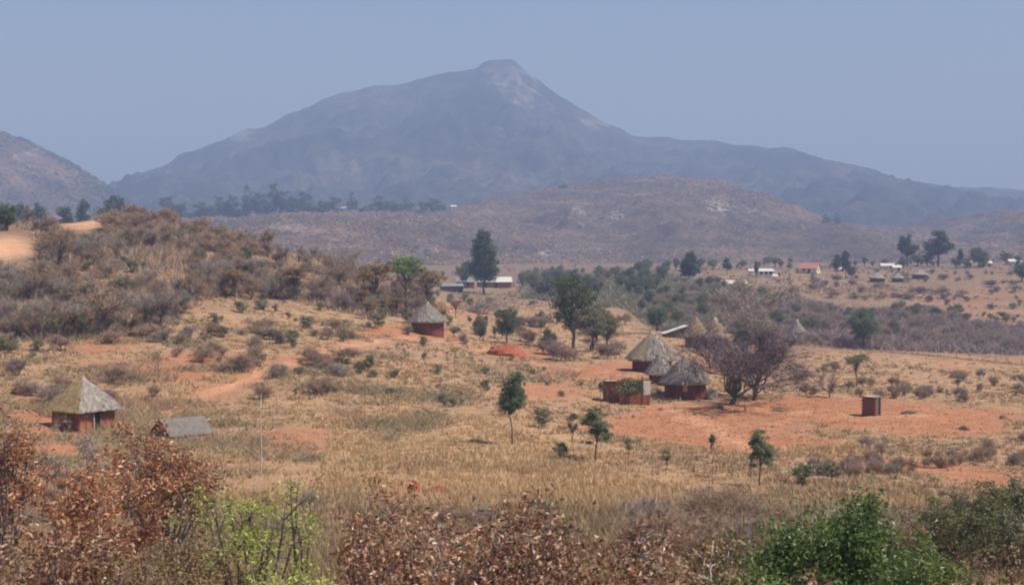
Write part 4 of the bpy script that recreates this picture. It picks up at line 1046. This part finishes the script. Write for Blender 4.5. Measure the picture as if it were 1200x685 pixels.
def lumps(name, label, cat, px, py, wpx, hpx, mat, seed, group=None, n=16, flat=1.0):
    """an uneven heap: ring-and-row dome pushed about by noise"""
    p = put(px, py); m = p[1] / F; R, h = wpx * m / 2, hpx * m
    a = np.linspace(0, 2 * np.pi, n, endpoint=False); V = []; rows = 6
    for i in range(rows):
        t = i / (rows - 1) * 1.0
        rr = R * math.cos(t * math.pi / 2 * .96) * (1 + .35 * fbm(a * 1.7 + i, a * 0 + seed, 3, seed))
        z = -.15 + (h + .15) * math.sin(t * math.pi / 2) * (1 + .3 * fbm(a * 2, a * 0 + i * .7, 3, seed + 1))
        V.append(np.stack([np.cos(a) * rr, np.sin(a) * rr * flat, z], -1))
    idx = np.arange(n * rows).reshape(rows, n); nx = np.roll(idx, -1, 1)
    g = Geo(); g.add(np.array(V), q=np.stack([idx[:-1], nx[:-1], nx[1:], idx[1:]], -1))
    k = (rows - 1) * n; g.Ft.append(np.array([(k, k + j, k + j + 1) for j in range(1, n - 1)]))
    return obj(name, g.mesh(name, M[mat]), None, p, label=label, category=cat, group=group)
lumps('soil_heap', 'long heap of bright red dug earth near the dense green tree', 'soil heap', 592, 416, 50, 12, 'soil_heap', 1, flat=.5)
lumps('soil_heap', 'lump of bright red earth at the edge of the maize stubble', 'soil heap', 486, 577, 18, 13, 'soil_heap', 2, flat=.7)
lumps('soil_heap', 'low trail of red earth beside the bright red lump', 'soil heap', 513, 576, 32, 6, 'soil_heap', 3, flat=.5)
lumps('brush_heap', 'flat heap of cut grey brush on red soil right of the brick latrine', 'brush heap', 1066, 484, 21, 3.5, 'rock_dark', 4, flat=.6)
lumps('brush_heap', 'low heap of grey brush left of the brick latrine', 'brush heap', 916, 481, 28, 2.5, 'rock_dark', 5, flat=.5)
lumps('rubble_heap', 'heap of stones and mud bricks beside the pink-windowed hut', 'rubble', 834, 468, 16, 12, 'rock', 6, flat=.8)
for k, (x, y, w) in enumerate([(1176, 490, 12), (1014, 505, 6), (835, 490, 5), (742, 488, 6), (370, 441, 9), (361, 432, 9), (309, 451, 9), (540, 522, 6), (536, 545, 8), (600, 475, 5), (1130, 503, 14), (1062, 488, 4), (1050, 494, 3), (905, 500, 5), (775, 480, 8), (815, 486, 7), (845, 478, 9)]):
    lumps('stone', 'small dark stone lying on the open red ground', 'stone', x, y, w, w * .32, 'rock_dark', 30 + k, 'stones on the open ground', n=9)

def grid_val(arr, P):
    u = ((P[:, 0] / (P[:, 1] + 60) - U0) / (U1 - U0) * (NU - 1)).round().astype(int).clip(0, NU - 1); v = ((np.log(P[:, 1] + 30) - V0) / (V1 - V0) * (NV - 1)).round().astype(int).clip(0, NV - 1)
    return arr[v, u]
def in_cut(P):
    """the dirt road and the cleared verge in front of it"""
    x, y = proj(P[:, 0], P[:, 1], P[:, 2])
    return (grid_val(roadm, P) > .05) | ((x < 40) & (y > 270) & (y < 322)) | ((x > 68) & (x < 128) & (y > 256) & (y < 281))
def brush_fence(pts, label):
    P = []
    for (x0, y0), (x1, y1) in zip(pts[:-1], pts[1:]):
        n = max(2, int(abs(x1 - x0) / 3)); P += [(x0 + (x1 - x0) * k / n, y0 + (y1 - y0) * k / n) for k in range(n)]
    P = np.array(P); W3 = at(P[:, 0], P[:, 1]); r = np.random.default_rng(19)
    root = thing('brush_fence', label, 'fence', W3[0])
    Q = W3 - W3[0]
    pm = Geo(); pm.tube([(0, 0, -.3), (.03, 0, .6), (0, .02, 1.25)], [.05, .045, .04], 6); pme = pm.mesh('post', M['bark_grey'], True)
    for q in Q[::5]: obj('post', pme, root, q)
    k = r.integers(0, len(Q), 1300); B = Q[k] + r.normal(0, .35, (1300, 3)) * [1.6, .6, 0]
    T = B + r.normal(0, .6, (1300, 3)) * [1, .5, 0] + np.stack([0 * B[:, 0], 0 * B[:, 0], r.uniform(.1, .55, 1300)], -1)
    g = Geo(); add_twigs(g, r, B, T, .04); obj('brush', g.mesh('brush', M['twig_brown']), root, kind='stuff')
brush_fence([(925, 404), (985, 409), (1040, 413), (1100, 418), (1160, 424), (1215, 430)], 'low fence of posts and dry brush along the edge of the ravine')
brush_fence([(700, 392), (760, 391), (800, 392)], 'short brush fence behind the largest thatched hut')
# ------------------------------------------------------------------ thickets: every bush its own object
def thicket(poly, n, key, name, label, cat, group, hlo, hhi, seed, wide=(0.85, 1.25), variants=None):
    r = np.random.default_rng(seed)
    S = scatter(poly, n * 3, r)
    S = S[np.argsort(-(fbm(S[:, 0] / 11, S[:, 1] / 11, 3, seed + 200) + r.normal(0, .28, len(S))))[:len(S) // 3]]
    for q in S:
        if in_cut(q[None])[0]: continue
        plant(key, name, label, cat, q - [0, 0, .08], r.uniform(hlo, hhi), group, r.uniform(0, 6.28), r.uniform(*wide), None if variants is None else int(r.choice(variants)))
HILL = [(-30, 275), (30, 262), (110, 268), (160, 256), (215, 256), (260, 268), (300, 286), (350, 300), (420, 312), (505, 345), (510, 368), (440, 372), (400, 366), (330, 350), (230, 352), (205, 380), (150, 392), (60, 398), (-30, 400), (-30, 315), (50, 305)]
thicket(HILL, 190, 'dry_bush', 'dry_bush', 'dry brown bush in the thicket on the hill above the square hut', 'bush', 'thicket bushes on the hill', 1.4, 3.0, 1)
thicket(HILL, 75, 'dry_tree', 'thicket_tree', 'small half-leafless tree standing up out of the hill thicket', 'tree', 'small trees in the hill thicket', 2.6, 4.4, 41, (.7, 1.1))
thicket(HILL, 40, 'low_shrub', 'thicket_shrub', 'grey-green leafy shrub among the brown bushes of the hill thicket', 'shrub', 'green shrubs in the hill thicket', 1.2, 2.6, 42)
thicket([(400, 340), (505, 350), (510, 372), (430, 374), (400, 366)], 16, 'red_tree', 'rusty_tree', 'rust-leaved tree in the row at the low end of the hill thicket', 'tree', 'rusty trees at the end of the thicket', 2.6, 4.2, 43, (.8, 1.1))
thicket([(380, 325), (500, 340), (510, 366), (430, 368), (380, 356)], 24, 'dry_tree', 'thicket_tree', 'small half-leafless tree standing up out of the hill thicket', 'tree', 'small trees in the hill thicket', 2.6, 4.0, 44, (.8, 1.1))
CREST = [(120, 258), (190, 252), (250, 262), (300, 285), (420, 312), (420, 330), (300, 310), (200, 285), (110, 285)]
thicket(CREST, 60, 'dry_bush', 'dry_bush', 'dry brown bush in the thicket on the hill above the square hut', 'bush', 'thicket bushes on the hill', 1.8, 3.0, 2, variants=[0, 1, 3])
thicket([(-20, 300), (60, 300), (210, 380), (330, 355), (430, 372), (520, 385), (500, 430), (330, 470), (160, 440), (-20, 470)], 60, 'low_shrub', 'low_shrub', 'low grey-green shrub in the grass slope below the thicket', 'shrub', 'shrubs on the grass slope', .5, 1.9, 3, (.8, 1.6))
thicket([(-20, 395), (200, 390), (420, 380), (430, 470), (250, 470), (-20, 480)], 70, 'dry_bush', 'slope_bush', 'small brown twiggy bush on the grass slope below the thicket', 'bush', 'twiggy bushes on the grass slope', .6, 2.0, 4, (.9, 1.5))
thicket([(840, 345), (930, 350), (1000, 372), (1090, 362), (1130, 385), (1210, 392), (1210, 420), (1100, 412), (1000, 408), (930, 402), (850, 385)], 150, 'dry_bush', 'ravine_bush', 'grey-brown bush in the ravine beyond the tan field', 'bush', 'bushes in the ravine', 2.2, 3.8, 5, variants=[2, 2, 4, 0])
thicket([(880, 350), (1000, 365), (1100, 360), (1130, 380), (1060, 400), (900, 390)], 36, 'olive_tree', 'ravine_tree', 'dark olive bushy tree in the ravine beyond the tan field', 'tree', 'olive trees in the ravine', 2.8, 4.6, 6)
thicket([(606, 332), (700, 325), (760, 318), (790, 330), (760, 346), (640, 352), (606, 348)], 44, 'olive_tree', 'hedge_tree', 'dark bushy tree in the belt behind the tall dark-crowned tree', 'tree', 'belt of bushy trees behind the grass', 4.0, 7.0, 7, variants=[0, 1, 2, 2])
thicket([(740, 340), (860, 335), (900, 350), (860, 390), (770, 385), (735, 365)], 80, 'dry_bush', 'hollow_bush', 'grey scrub bush in the hollow above the homestead', 'bush', 'bushes in the hollow above the homestead', 2.0, 3.6, 8, variants=[2, 2, 1, 4])
thicket([(740, 335), (850, 330), (880, 350), (800, 385), (740, 365)], 34, 'olive_tree', 'hollow_tree', 'olive green bushy tree in the hollow above the homestead', 'tree', 'trees in the hollow above the homestead', 2.6, 4.6, 9)
thicket([(560, 350), (740, 350), (740, 420), (640, 425), (600, 390), (560, 375)], 34, 'dry_bush', 'grass_bush', 'dark scattered bush on the tan grass around the tall dark-crowned tree', 'bush', 'bushes scattered on the tan grass', 1.2, 2.6, 10, variants=[2, 4, 1])
thicket([(545, 372), (640, 372), (700, 392), (640, 412), (560, 402)], 26, 'olive_tree', 'yard_tree', 'small dark bushy tree between the red soil heap and the haystack hut', 'tree', 'bushy trees near the red soil heap', 1.2, 2.8, 46, (.7, 1.1))
thicket([(400, 355), (540, 345), (560, 365), (520, 385), (420, 385)], 22, 'low_shrub', 'yard_shrub', 'dusty green shrub near the round hut with the haystack', 'shrub', 'shrubs near the haystack hut', 1.2, 2.4, 11)
thicket([(910, 318), (1200, 318), (1200, 395), (1130, 380), (1090, 358), (920, 345)], 60, 'low_shrub', 'far_shrub', 'small dark shrub dotted over the far terraced field', 'shrub', 'shrubs on the far terraced field', 1.0, 2.4, 12)
for y0, y1 in ((352, 350), (363, 360), (373, 371), (384, 386)):
    r = np.random.default_rng(int(y0))
    for x in np.linspace(1075, 1205, 16):
        if r.random() < .45: continue
        q = at(x + r.uniform(-9, 9), y0 + (y1 - y0) * (x - 1075) / 130 + r.uniform(-2.5, 2.5))[0]
        plant('low_shrub', 'terrace_shrub', 'low dark shrub on a terrace line of the far field', 'shrub', q, r.uniform(.5, 2.2), 'shrubs along the field terraces', None, 1.6)
thicket([(930, 430), (1200, 440), (1200, 475), (1060, 470), (930, 470)], 34, 'near_twig_bush', 'field_bush', 'grey twiggy bush on the edge of the tan field', 'bush', 'twiggy bushes in the tan field', .8, 1.7, 13)
thicket([(1060, 500), (1200, 505), (1200, 540), (1000, 560), (920, 560)], 30, 'near_twig_bush', 'field_edge_bush', 'dry twiggy bush among grass below the brick latrine', 'bush', 'twiggy bushes below the latrine', .7, 1.4, 14)
thicket([(600, 420), (720, 420), (690, 480), (560, 510), (440, 500), (460, 430)], 22, 'low_shrub', 'pasture_shrub', 'tiny shrub on the tan pasture around the egg-shaped tree', 'shrub', 'shrubs on the tan pasture', .5, 1.0, 15)
thicket([(690, 622), (860, 628), (1000, 620), (1130, 622), (1210, 620), (1210, 675), (950, 670), (690, 670)], 105, 'near_twig_bush', 'grey_scrub', 'grey leafless scrub bush on the near slope behind the green shrub', 'bush', 'grey scrub on the near slope', 1.0, 2.1, 16)
thicket([(380, 610), (700, 600), (690, 660), (380, 670)], 24, 'near_twig_bush', 'near_scrub', 'brown twiggy bush behind the big brown leaves', 'bush', 'twiggy bushes behind the brown leaves', .6, 1.1, 17)
thicket([(-10, 590), (60, 560), (200, 600), (380, 590), (380, 650), (-10, 660)], 36, 'near_twig_bush', 'near_bush', 'grey-brown twiggy bush between the russet and the lime green shrubs', 'bush', 'twiggy bushes below the square hut', .7, 1.3, 18)
for px, top, D, v in ((1128, 562, 46, 2), (1165, 558, 44, 0), (1200, 548, 44, 2), (1145, 582, 38, 0), (1190, 585, 38, 2), (1105, 580, 42, 0)):
    tree_d('olive_tree', px, top, D, 'olive_bush', 'dark olive bush on the near slope right of the green shrub', 'bush', 'olive bushes on the near slope', variant=v if v == 0 else 1, wide=.9)
tree('bare_sapling', 53, 571, 512, 'bare_tree', 'small leafless tree on red soil below the square hut', variant=0, wide=1.2)
tree('bare_sapling', 95, 566, 500, 'bare_tree', 'grey leafless tree in front of the square hut', variant=1, wide=1.3)
tree('dry_bush', 75, 503, 478, 'dark_bush', 'dark low bush against the wall of the square hut', 'bush', variant=3, wide=1.2)

thicket([(610, 322), (820, 312), (1200, 303), (1200, 311), (900, 319), (620, 332)], 64, 'olive_tree', 'plain_bush', 'blue-grey bush on the plain at the foot of the stony hill', 'bush', 'bushes at the foot of the stony hill', 2.5, 6.0, 47, (.8, 1.5))
thicket([(900, 325), (1200, 318), (1200, 345), (1060, 352), (920, 350)], 40, 'dry_bush', 'plain_scrub_bush', 'brown scrub bush among the huts and cottages of the far field', 'bush', 'scrub bushes on the far field', 1.5, 3.0, 48, (1, 1.7))
thicket([(-20, 380), (100, 384), (200, 366), (215, 380), (150, 394), (-20, 402)], 16, 'dry_tree', 'edge_tree', 'small dark-trunked tree along the lower edge of the hill thicket', 'tree', 'dark-trunked trees on the thicket edge', 2.6, 4.2, 49, (.8, 1.1))
thicket([(225, 340), (330, 338), (420, 358), (420, 370), (330, 352), (230, 354)], 18, 'dry_tree', 'edge_tree', 'small dark-trunked tree along the lower edge of the hill thicket', 'tree', 'dark-trunked trees on the thicket edge', 2.4, 3.8, 50, (.8, 1.1))
# ------------------------------------------------------------------ the near shrubs with leaves large enough to see
def big_shrub(name, label, px, top, D, spread, nst, ncl, nleaf, lsize, leafm, seed, barkm='bark_grey', aspect=.45, low=.35, clr=.2, bark_pale=False, flatk=.8):
    x, y, z = pt(px, top, D); g0 = float(gz(x, y)); H = z - g0
    r = np.random.default_rng(900 + seed)
    root = thing(name, label, 'shrub', (x, y, g0))
    C = []
    for k in range(nst):
        a = r.uniform(0, 6.28); R = spread * math.sqrt(r.random()) * .75; h = H * r.uniform(.62, 1.0) * (1 - .25 * (R / spread) ** 2)
        e = np.array([math.cos(a) * R, math.sin(a) * R, h])
        b = np.array([math.cos(a) * R * .15, math.sin(a) * R * .15, -.2])
        mid = b * .45 + e * .55 + r.normal(0, .1, 3)
        path = np.array([b, b * .6 + mid * .4, mid, mid * .45 + e * .55 + r.normal(0, .04, 3), e])
        g = Geo(); g.tube(path, np.linspace(.035, .008, 5) * (H / 3), 5)
        nsub = 7
        for j in range(nsub):
            f = r.uniform(low, 1); i = f * 4; i0 = min(int(i), 3); q = path[i0] * (1 - (i - i0)) + path[i0 + 1] * (i - i0)
            d = r.normal(size=3); d[2] = abs(d[2]) * .7 + .2; d /= np.linalg.norm(d); L = spread * r.uniform(.25, .55)
            t = q + d * L
            g.tube([q, q + d * L * .5 + r.normal(0, .03, 3), t], [.012 * H / 3, .009 * H / 3, .004], 4)
            C += [t, q + d * L * .65]
        C.append(e)
        obj('stem', g.mesh('stem', M[barkm], True), root)
    C = np.array(C); C = C[r.permutation(len(C))[:ncl]]
    tw = Geo(); nt_ = 420; k = r.integers(0, len(C), nt_); d = r.normal(0, 1, (nt_, 3)) + [0, 0, .5]; d /= np.linalg.norm(d, axis=1)[:, None]
    A0 = C[k] - d * r.uniform(.1, .3, (nt_, 1)); add_twigs(tw, r, A0, A0 + d * r.uniform(.25, .7, (nt_, 1)) * spread * .5, .0045)
    obj('twigs', tw.mesh('twigs', M['twig_grey']), root, kind='stuff')
    lf = Geo(); k = r.integers(0, len(C), nleaf)
    O = r.normal(size=(nleaf, 3)) * clr * r.uniform(.6, 1.2, (nleaf, 1)) * [1, 1, flatk]
    add_leaves(lf, r, C[k] + O, lsize, aspect, fold=.45, droop=.25)
    obj('foliage', lf.mesh('foliage', M[leafm]), root)
    return root
big_shrub('russet_shrub', 'large russet-leaved shrub with pale twigs below the grey gabled shed', 190, 505, 46, 2.6, 18, 170, 5200, .15, 'leaf_russet', 1)
big_shrub('russet_shrub', 'dark red-brown shrub below the large russet-leaved one', 120, 540, 34, 2.0, 16, 140, 4600, .135, 'leaf_russet', 2)
big_shrub('rusty_shrub', 'open rust-leaved shrub on the slope before the square hut', 5, 472, 44, 1.4, 9, 80, 2300, .14, 'leaf_russet', 3)
big_shrub('brown_shrub', 'brown-leaved shrub with bleached twigs at the near slope under the russet shrubs', 60, 604, 24, 1.5, 14, 130, 3600, .11, 'leaf_brown', 4)
big_shrub('brown_shrub', 'dull brown-leaved shrub beside the lime green shrub', 190, 615, 24, 1.4, 13, 120, 3000, .10, 'leaf_rust_olive', 5)
big_shrub('lime_shrub', 'open lime green shrub with thin dark stems', 300, 530, 27, 1.4, 14, 130, 2600, .08, 'leaf_lime', 6, barkm='bark_dark', clr=.13)
big_shrub('lime_shrub', 'tall lime green shoot rising beside the dead pale sapling', 352, 522, 29, .5, 4, 26, 420, .09, 'leaf_lime', 7, barkm='bark_dark', clr=.12)
big_shrub('lime_shrub', 'yellow-green low shrub at the feet of the open lime shrub', 330, 622, 20, .8, 8, 60, 1100, .075, 'leaf_lime', 8, clr=.13)
big_shrub('brown_leaf_shrub', 'sparse brown-leaved shrub next to the red earth lump', 430, 550, 30, 1.1, 10, 90, 1900, .11, 'leaf_brown', 9, clr=.17)
big_shrub('brown_leaf_shrub', 'copper-leaved shrub with large shining leaves beside the sparse brown one', 490, 586, 22, 1.35, 14, 125, 3400, .105, 'leaf_brown', 10)
big_shrub('brown_leaf_shrub', 'broad mass of copper leaves in front of the maize stubble', 630, 588, 21, 1.5, 16, 150, 4300, .105, 'leaf_brown', 11)
big_shrub('brown_leaf_shrub', 'low copper-leaved shrub in front of the grey scrub', 735, 620, 20, 1.25, 13, 120, 3000, .10, 'leaf_brown', 12)
big_shrub('brown_leaf_shrub', 'dark copper-leaved shrub under the green sprig', 560, 604, 20, 1.2, 12, 105, 2700, .10, 'leaf_brown', 13)
big_shrub('green_sprig', 'fresh green sprig among the copper leaves', 545, 598, 24, .45, 5, 26, 620, .10, 'leaf_green', 14, clr=.12)
big_shrub('green_sprig', 'green tuft at the lower edge of the maize stubble', 650, 572, 42, .8, 6, 30, 700, .12, 'leaf_green', 15, clr=.16)
big_shrub('yellow_shrub', 'yellowing shrub with pale dead twigs right of the copper leaves', 830, 612, 22, .9, 9, 80, 1300, .11, 'leaf_rust_olive', 16, barkm='bark_pale', clr=.15)
big_shrub('green_shrub', 'dense glossy green shrub, left lobe of the green clump', 945, 585, 25, 1.25, 17, 200, 9500, .095, 'leaf_green', 17, barkm='bark_dark', clr=.2)
big_shrub('green_shrub', 'dense glossy green shrub, tall middle lobe of the green clump', 1015, 590, 25, 1.05, 15, 160, 7500, .095, 'leaf_green', 18, barkm='bark_dark', clr=.2)
big_shrub('green_shrub', 'lower glossy green shrub at the right end of the green clump', 1088, 626, 23, .95, 12, 130, 5000, .095, 'leaf_green', 19, barkm='bark_dark', clr=.18)
big_shrub('green_shrub', 'small glossy green shrub at the left foot of the green clump', 888, 648, 21, .7, 9, 80, 2400, .09, 'leaf_green', 20, barkm='bark_dark', clr=.16)
big_shrub('yellow_shrub', 'yellow-leaved thin shrub between green clump and grey scrub', 1072, 585, 40, .8, 7, 50, 700, .11, 'leaf_rust_olive', 21, clr=.16)
big_shrub('brown_leaf_shrub', 'orange-brown leaf clump at the foot of the green shrubs', 930, 672, 18, .6, 7, 60, 900, .10, 'leaf_brown', 22)
big_shrub('brown_leaf_shrub', 'rusty dry shrub on the slope right of the green clump', 1175, 640, 26, 1.0, 9, 90, 1600, .09, 'leaf_rust_olive', 23)

# ------------------------------------------------------------------ ridge trees far off, trees behind the hill
RT = [(203, 242, 210, 34), (192, 243, 219, 22), (238, 246, 226, 30), (254, 247, 221, 30), (268, 248, 219, 26), (289, 249, 211, 22), (298, 249, 220, 30), (313, 250, 224, 26), (324, 249, 208, 20), (334, 250, 224, 26), (350, 249, 222, 30), (362, 249, 230, 24), (386, 248, 229, 30), (412, 247, 223, 14), (428, 248, 240, 24), (446, 247, 228, 32), (462, 247, 233, 22), (476, 247, 230, 18), (502, 247, 230, 26), (514, 246, 235, 22), (226, 246, 236, 24), (277, 249, 232, 34), (372, 249, 238, 24)]
for x, b, t, w in RT:
    q = on_hill(KP, x, b); h = (b - t) * q[1] / F
    plant('far_gum', 'ridge_tree', 'blue-grey gum of the wood along the ridge below the mountain', 'tree', q - [0, 0, 1], h + 1, 'gums along the ridge', None, (w * .95) / max(b - t, 8))
for x, b, t, lb in ((660, 222, 212, 'dark bush on the skyline of the stony hill'), (968, 262, 250, 'dark bush on the saddle right of the stony hill'), (980, 263, 249, 'taller dark tree on the saddle right of the stony hill')):
    q = on_hill(KP, x, b); plant('far_gum', 'skyline_tree', lb, 'tree', q - [0, 0, 1], (b - t) * q[1] / F + 1, None, None, 1.1)
for x, t, D, w in ((25, 236, 520, 1.1), (48, 236, 540, 1.0), (98, 232, 600, .8), (133, 226, 640, 1.2), (120, 238, 560, 1.3), (75, 240, 560, 1.2), (8, 250, 420, 1.2)):
    tree_d('gum_wide', x, t, D, 'valley_tree', 'dark tree beyond the dirt road showing over the hill', 'tree', 'trees beyond the dirt road', wide=w * .7)
tree_d('round_tree', 8, 236, 225, 'road_bush', 'brown-green tree on the bank beside the dirt road', 'tree', wide=.9, variant=1)

# ------------------------------------------------------------------ uncountable growth: grass, stubble, litter, hill scrub
def tufts(name, mat, P, hlo, hhi, blades, seed, wk=.00045, wmin=.012, spread=.16, lean_=.38):
    r = np.random.default_rng(seed); n = len(P)
    h = r.uniform(hlo, hhi, n)
    h *= .55 + .9 * vnoise(P[:, 0] / 6, P[:, 1] / 6, seed)
    B = np.repeat(P, blades, 0); hh = np.repeat(h, blades) * r.uniform(.55, 1.15, n * blades)
    B = B + r.normal(0, 1, B.shape) * np.array([spread, spread, 0])
    B[:, 2] = gz(B[:, 0], B[:, 1]) - .04
    lean = r.normal(0, lean_, (len(B), 2))
    T = B + np.stack([lean[:, 0] * hh, lean[:, 1] * hh, hh], -1)
    g = Geo(); add_twigs(g, r, B, T, np.maximum(wmin, B[:, 1] * wk) * r.uniform(.6, 1.4, len(B)))
    obj(name, g.mesh(name, M[mat]), kind='stuff')
r = np.random.default_rng(70)
Pg = scatter([(-20, 300), (60, 300), (250, 350), (500, 360), (620, 345), (1210, 320), (1210, 610), (-20, 610)], 52000, r)
cl = fbm(Pg[:, 0] / 5, Pg[:, 1] / 5, 3, 61) * .5 + .5
keep = (grid_val(soil, Pg) < r.uniform(.15, .7, len(Pg))) & (cl > r.uniform(.15, .6, len(Pg))) & (grid_val(roadm, Pg) < .2)
Pg = Pg[keep]
pk = fbm(Pg[:, 0] / 13, Pg[:, 1] / 13, 4, 63); sel = pk > r.uniform(.05, .3, len(Pg))
thin = (pk < -.18) & (r.random(len(Pg)) < .75)
tufts('dry_grass', 'grass', Pg[~sel & ~thin], .08, .40, 10, 71)
tufts('dull_grass', 'grass_grey', Pg[sel], .06, .26, 10, 75)
Pg2 = scatter([(-20, 420), (420, 400), (1210, 430), (1210, 640), (-20, 640)], 12000, r)
Pg2 = Pg2[(grid_val(soil, Pg2) < .4) & (fbm(Pg2[:, 0] / 7, Pg2[:, 1] / 7, 3, 66) > .05)]
tufts('grey_grass', 'grass_grey', Pg2, .15, .55, 10, 72)
Ps = scatter([(385, 495), (560, 488), (690, 540), (800, 590), (700, 600), (420, 600), (370, 560)], 9000, r)
tufts('maize_stubble', 'stalk', Ps, .12, .5, 4, 73, wk=.0003, wmin=.014, spread=.10)
Pf = scatter([(520, 312), (1210, 300), (1210, 350), (1000, 350), (800, 360), (540, 365)], 6000, r)
Pf = Pf[fbm(Pf[:, 0] / 40, Pf[:, 1] / 40, 4, 68) > r.uniform(-.1, .5, len(Pf))]
tufts('far_scrub', 'twig_brown', Pf, .2, .9, 9, 76, wk=.0004, spread=.7)
Pr = scatter([(840, 345), (930, 350), (1000, 368), (1090, 360), (1130, 383), (1210, 390), (1210, 421), (1100, 413), (1000, 409), (930, 402), (850, 385)], 7000, r)
tufts('ravine_scrub', 'twig_purple', Pr, .8, 2.4, 14, 77, wk=.00025, spread=.8, lean_=.85)
Ph = scatter(HILL, 10000, r); Ph = Ph[~in_cut(Ph) & (fbm(Ph[:, 0] / 9, Ph[:, 1] / 9, 3, 69) > r.uniform(-.3, .3, len(Ph)))]
k_ = r.random(len(Ph)) < .6
Pt = scatter(HILL, 5000, r); Pt = Pt[~in_cut(Pt)]
tufts('hill_grass', 'grass', Pt, .2, .6, 9, 85, spread=.3)
tufts('hill_thicket', 'twig_brown', Ph[k_], .5, 1.5, 14, 78, wk=.0002, spread=.5, lean_=.5)
tufts('hill_thicket_grey', 'twig_grey', Ph[~k_], .5, 1.6, 14, 79, wk=.0002, spread=.5, lean_=.5)
Po = scatter([(610, 325), (760, 318), (905, 345), (880, 392), (770, 388), (735, 362), (610, 350)], 5000, r)
tufts('hollow_scrub', 'leaf_greyolive', Po, .6, 1.9, 12, 80, wk=.0003, spread=.7, lean_=.85)
Pw = scatter([(-20, 385), (200, 375), (430, 372), (560, 385), (700, 430), (560, 490), (300, 560), (-20, 540)], 15000, r)
Pw = Pw[fbm(Pw[:, 0] / 7, Pw[:, 1] / 7, 4, 82) > r.uniform(.0, .45, len(Pw))]
tufts('slope_weeds', 'leaf_greyolive', Pw[::2], .15, .7, 10, 83, wk=.0003, spread=.35, lean_=.85)
tufts('slope_twigs', 'grass_grey', Pw[1::2], .2, .9, 10, 84, wk=.00025, spread=.35, lean_=.85)
Pn = scatter([(-20, 600), (1210, 600), (1210, 684), (-20, 684)], 9000, r)
tufts('near_grass', 'grass_grey', Pn, .3, .8, 8, 74, wmin=.006)
# leaf litter and clods lying on the ground
Pl = scatter([(-20, 400), (1210, 400), (1210, 684), (-20, 684)], 14000, r)
g = Geo(); add_leaves(g, r, Pl + [0, 0, .03], .16, .6, .3); obj('leaf_litter', g.mesh('leaf_litter', M['leaf_rust_olive']), kind='stuff')

Pc = scatter([(660, 425), (1210, 440), (1210, 560), (740, 540), (620, 470)], 1100, r)
g = Geo(); add_leaves(g, r, Pc + [0, 0, .04], .15, .8, .6); obj('clods', g.mesh('clods', M['soil_heap']), kind='stuff')
Pd = scatter([(640, 430), (1210, 450), (1210, 560), (740, 540)], 5000, r)
tufts('short_grass', 'grass', Pd, .04, .16, 7, 81, spread=.25)

def hill_scrub(name, S, n, mat, seed, slo, shi, boulders, stuffname, leafs=26):
    r = np.random.default_rng(seed)
    nf = S['nf']; X, Y, Z, PX, PY = (S[k][:nf] for k in ('X', 'Y', 'Z', 'PX', 'PY'))
    ok = (PX > -60) & (PX < 1260) & (PY > 60); ii = np.flatnonzero(ok.ravel())
    dens = (vnoise(X / 60, Y / 60, seed) * .6 + vnoise(X / 17, Y / 17, seed + 3) * .4).ravel()[ii]
    k = ii[r.choice(len(ii), n, p=dens ** 3 / (dens ** 3).sum())]
    P = np.stack([X.ravel()[k], Y.ravel()[k], Z.ravel()[k]], -1)
    dx = abs(X[0, 1] - X[0, 0]); P = P + r.uniform(-.5, .5, P.shape) * [dx, dx, 0]
    h = r.uniform(slo, shi, n)
    C = np.repeat(P, leafs, 0); hh = np.repeat(h, leafs)
    O = r.normal(size=C.shape); O /= np.linalg.norm(O, axis=1)[:, None]; O *= r.random((len(C), 1)) ** .4
    C = C + O * hh[:, None] * [.6, .6, .5] + np.stack([0 * hh, 0 * hh, hh * .4], -1)
    g = Geo(); add_leaves(g, r, C, .95 * shi / 3, .8, .3); obj(stuffname, g.mesh(stuffname, M[mat]), kind='stuff')
hill_scrub('koppie', KP, 9500, 'twig_brown', 5, 1.0, 2.8, 0, 'hill_scrub', 9)
hill_scrub('koppie_green', KP, 2600, 'leaf_greyolive', 6, 1.2, 3.2, 0, 'hill_green_scrub', 10)
hill_scrub('west', WH, 3200, 'leaf_gum', 7, 3.0, 5.0, 0, 'west_hill_scrub', 12)
# boulders on the stony hill
def boulders():
    r = np.random.default_rng(9); g = Geo()
    spots = [(675, 252, 26, 14, 40), (725, 253, 14, 8, 26), (845, 242, 26, 12, 40), (880, 238, 20, 14, 30), (500, 293, 22, 9, 22), (640, 296, 10, 4, 8), (760, 210, 70, 6, 50), (830, 214, 40, 8, 40), (700, 262, 40, 14, 30), (560, 250, 30, 10, 16), (900, 248, 24, 10, 16), (600, 240, 60, 8, 18)]
    for x, y, rx, ry, n in spots:
        for _ in range(n):
            q = on_hill(KP, x + r.normal(0, rx * .5), y + r.normal(0, ry * .5)); s = r.uniform(.6, 2.6)
            u = np.array([(-1, -1, -1), (1, -1, -1), (1, 1, -1), (-1, 1, -1), (-.7, -.7, .7), (.7, -.8, .6), (.6, .7, .8), (-.8, .6, .7)]) * s * r.uniform(.6, 1.2, 3) + r.normal(0, .15 * s, (8, 3))
            g.add(u + q, q=[(0, 3, 2, 1), (4, 5, 6, 7), (0, 1, 5, 4), (1, 2, 6, 5), (2, 3, 7, 6), (3, 0, 4, 7)])
    obj('boulders', g.mesh('boulders', M['rock']), kind='stuff')
boulders()
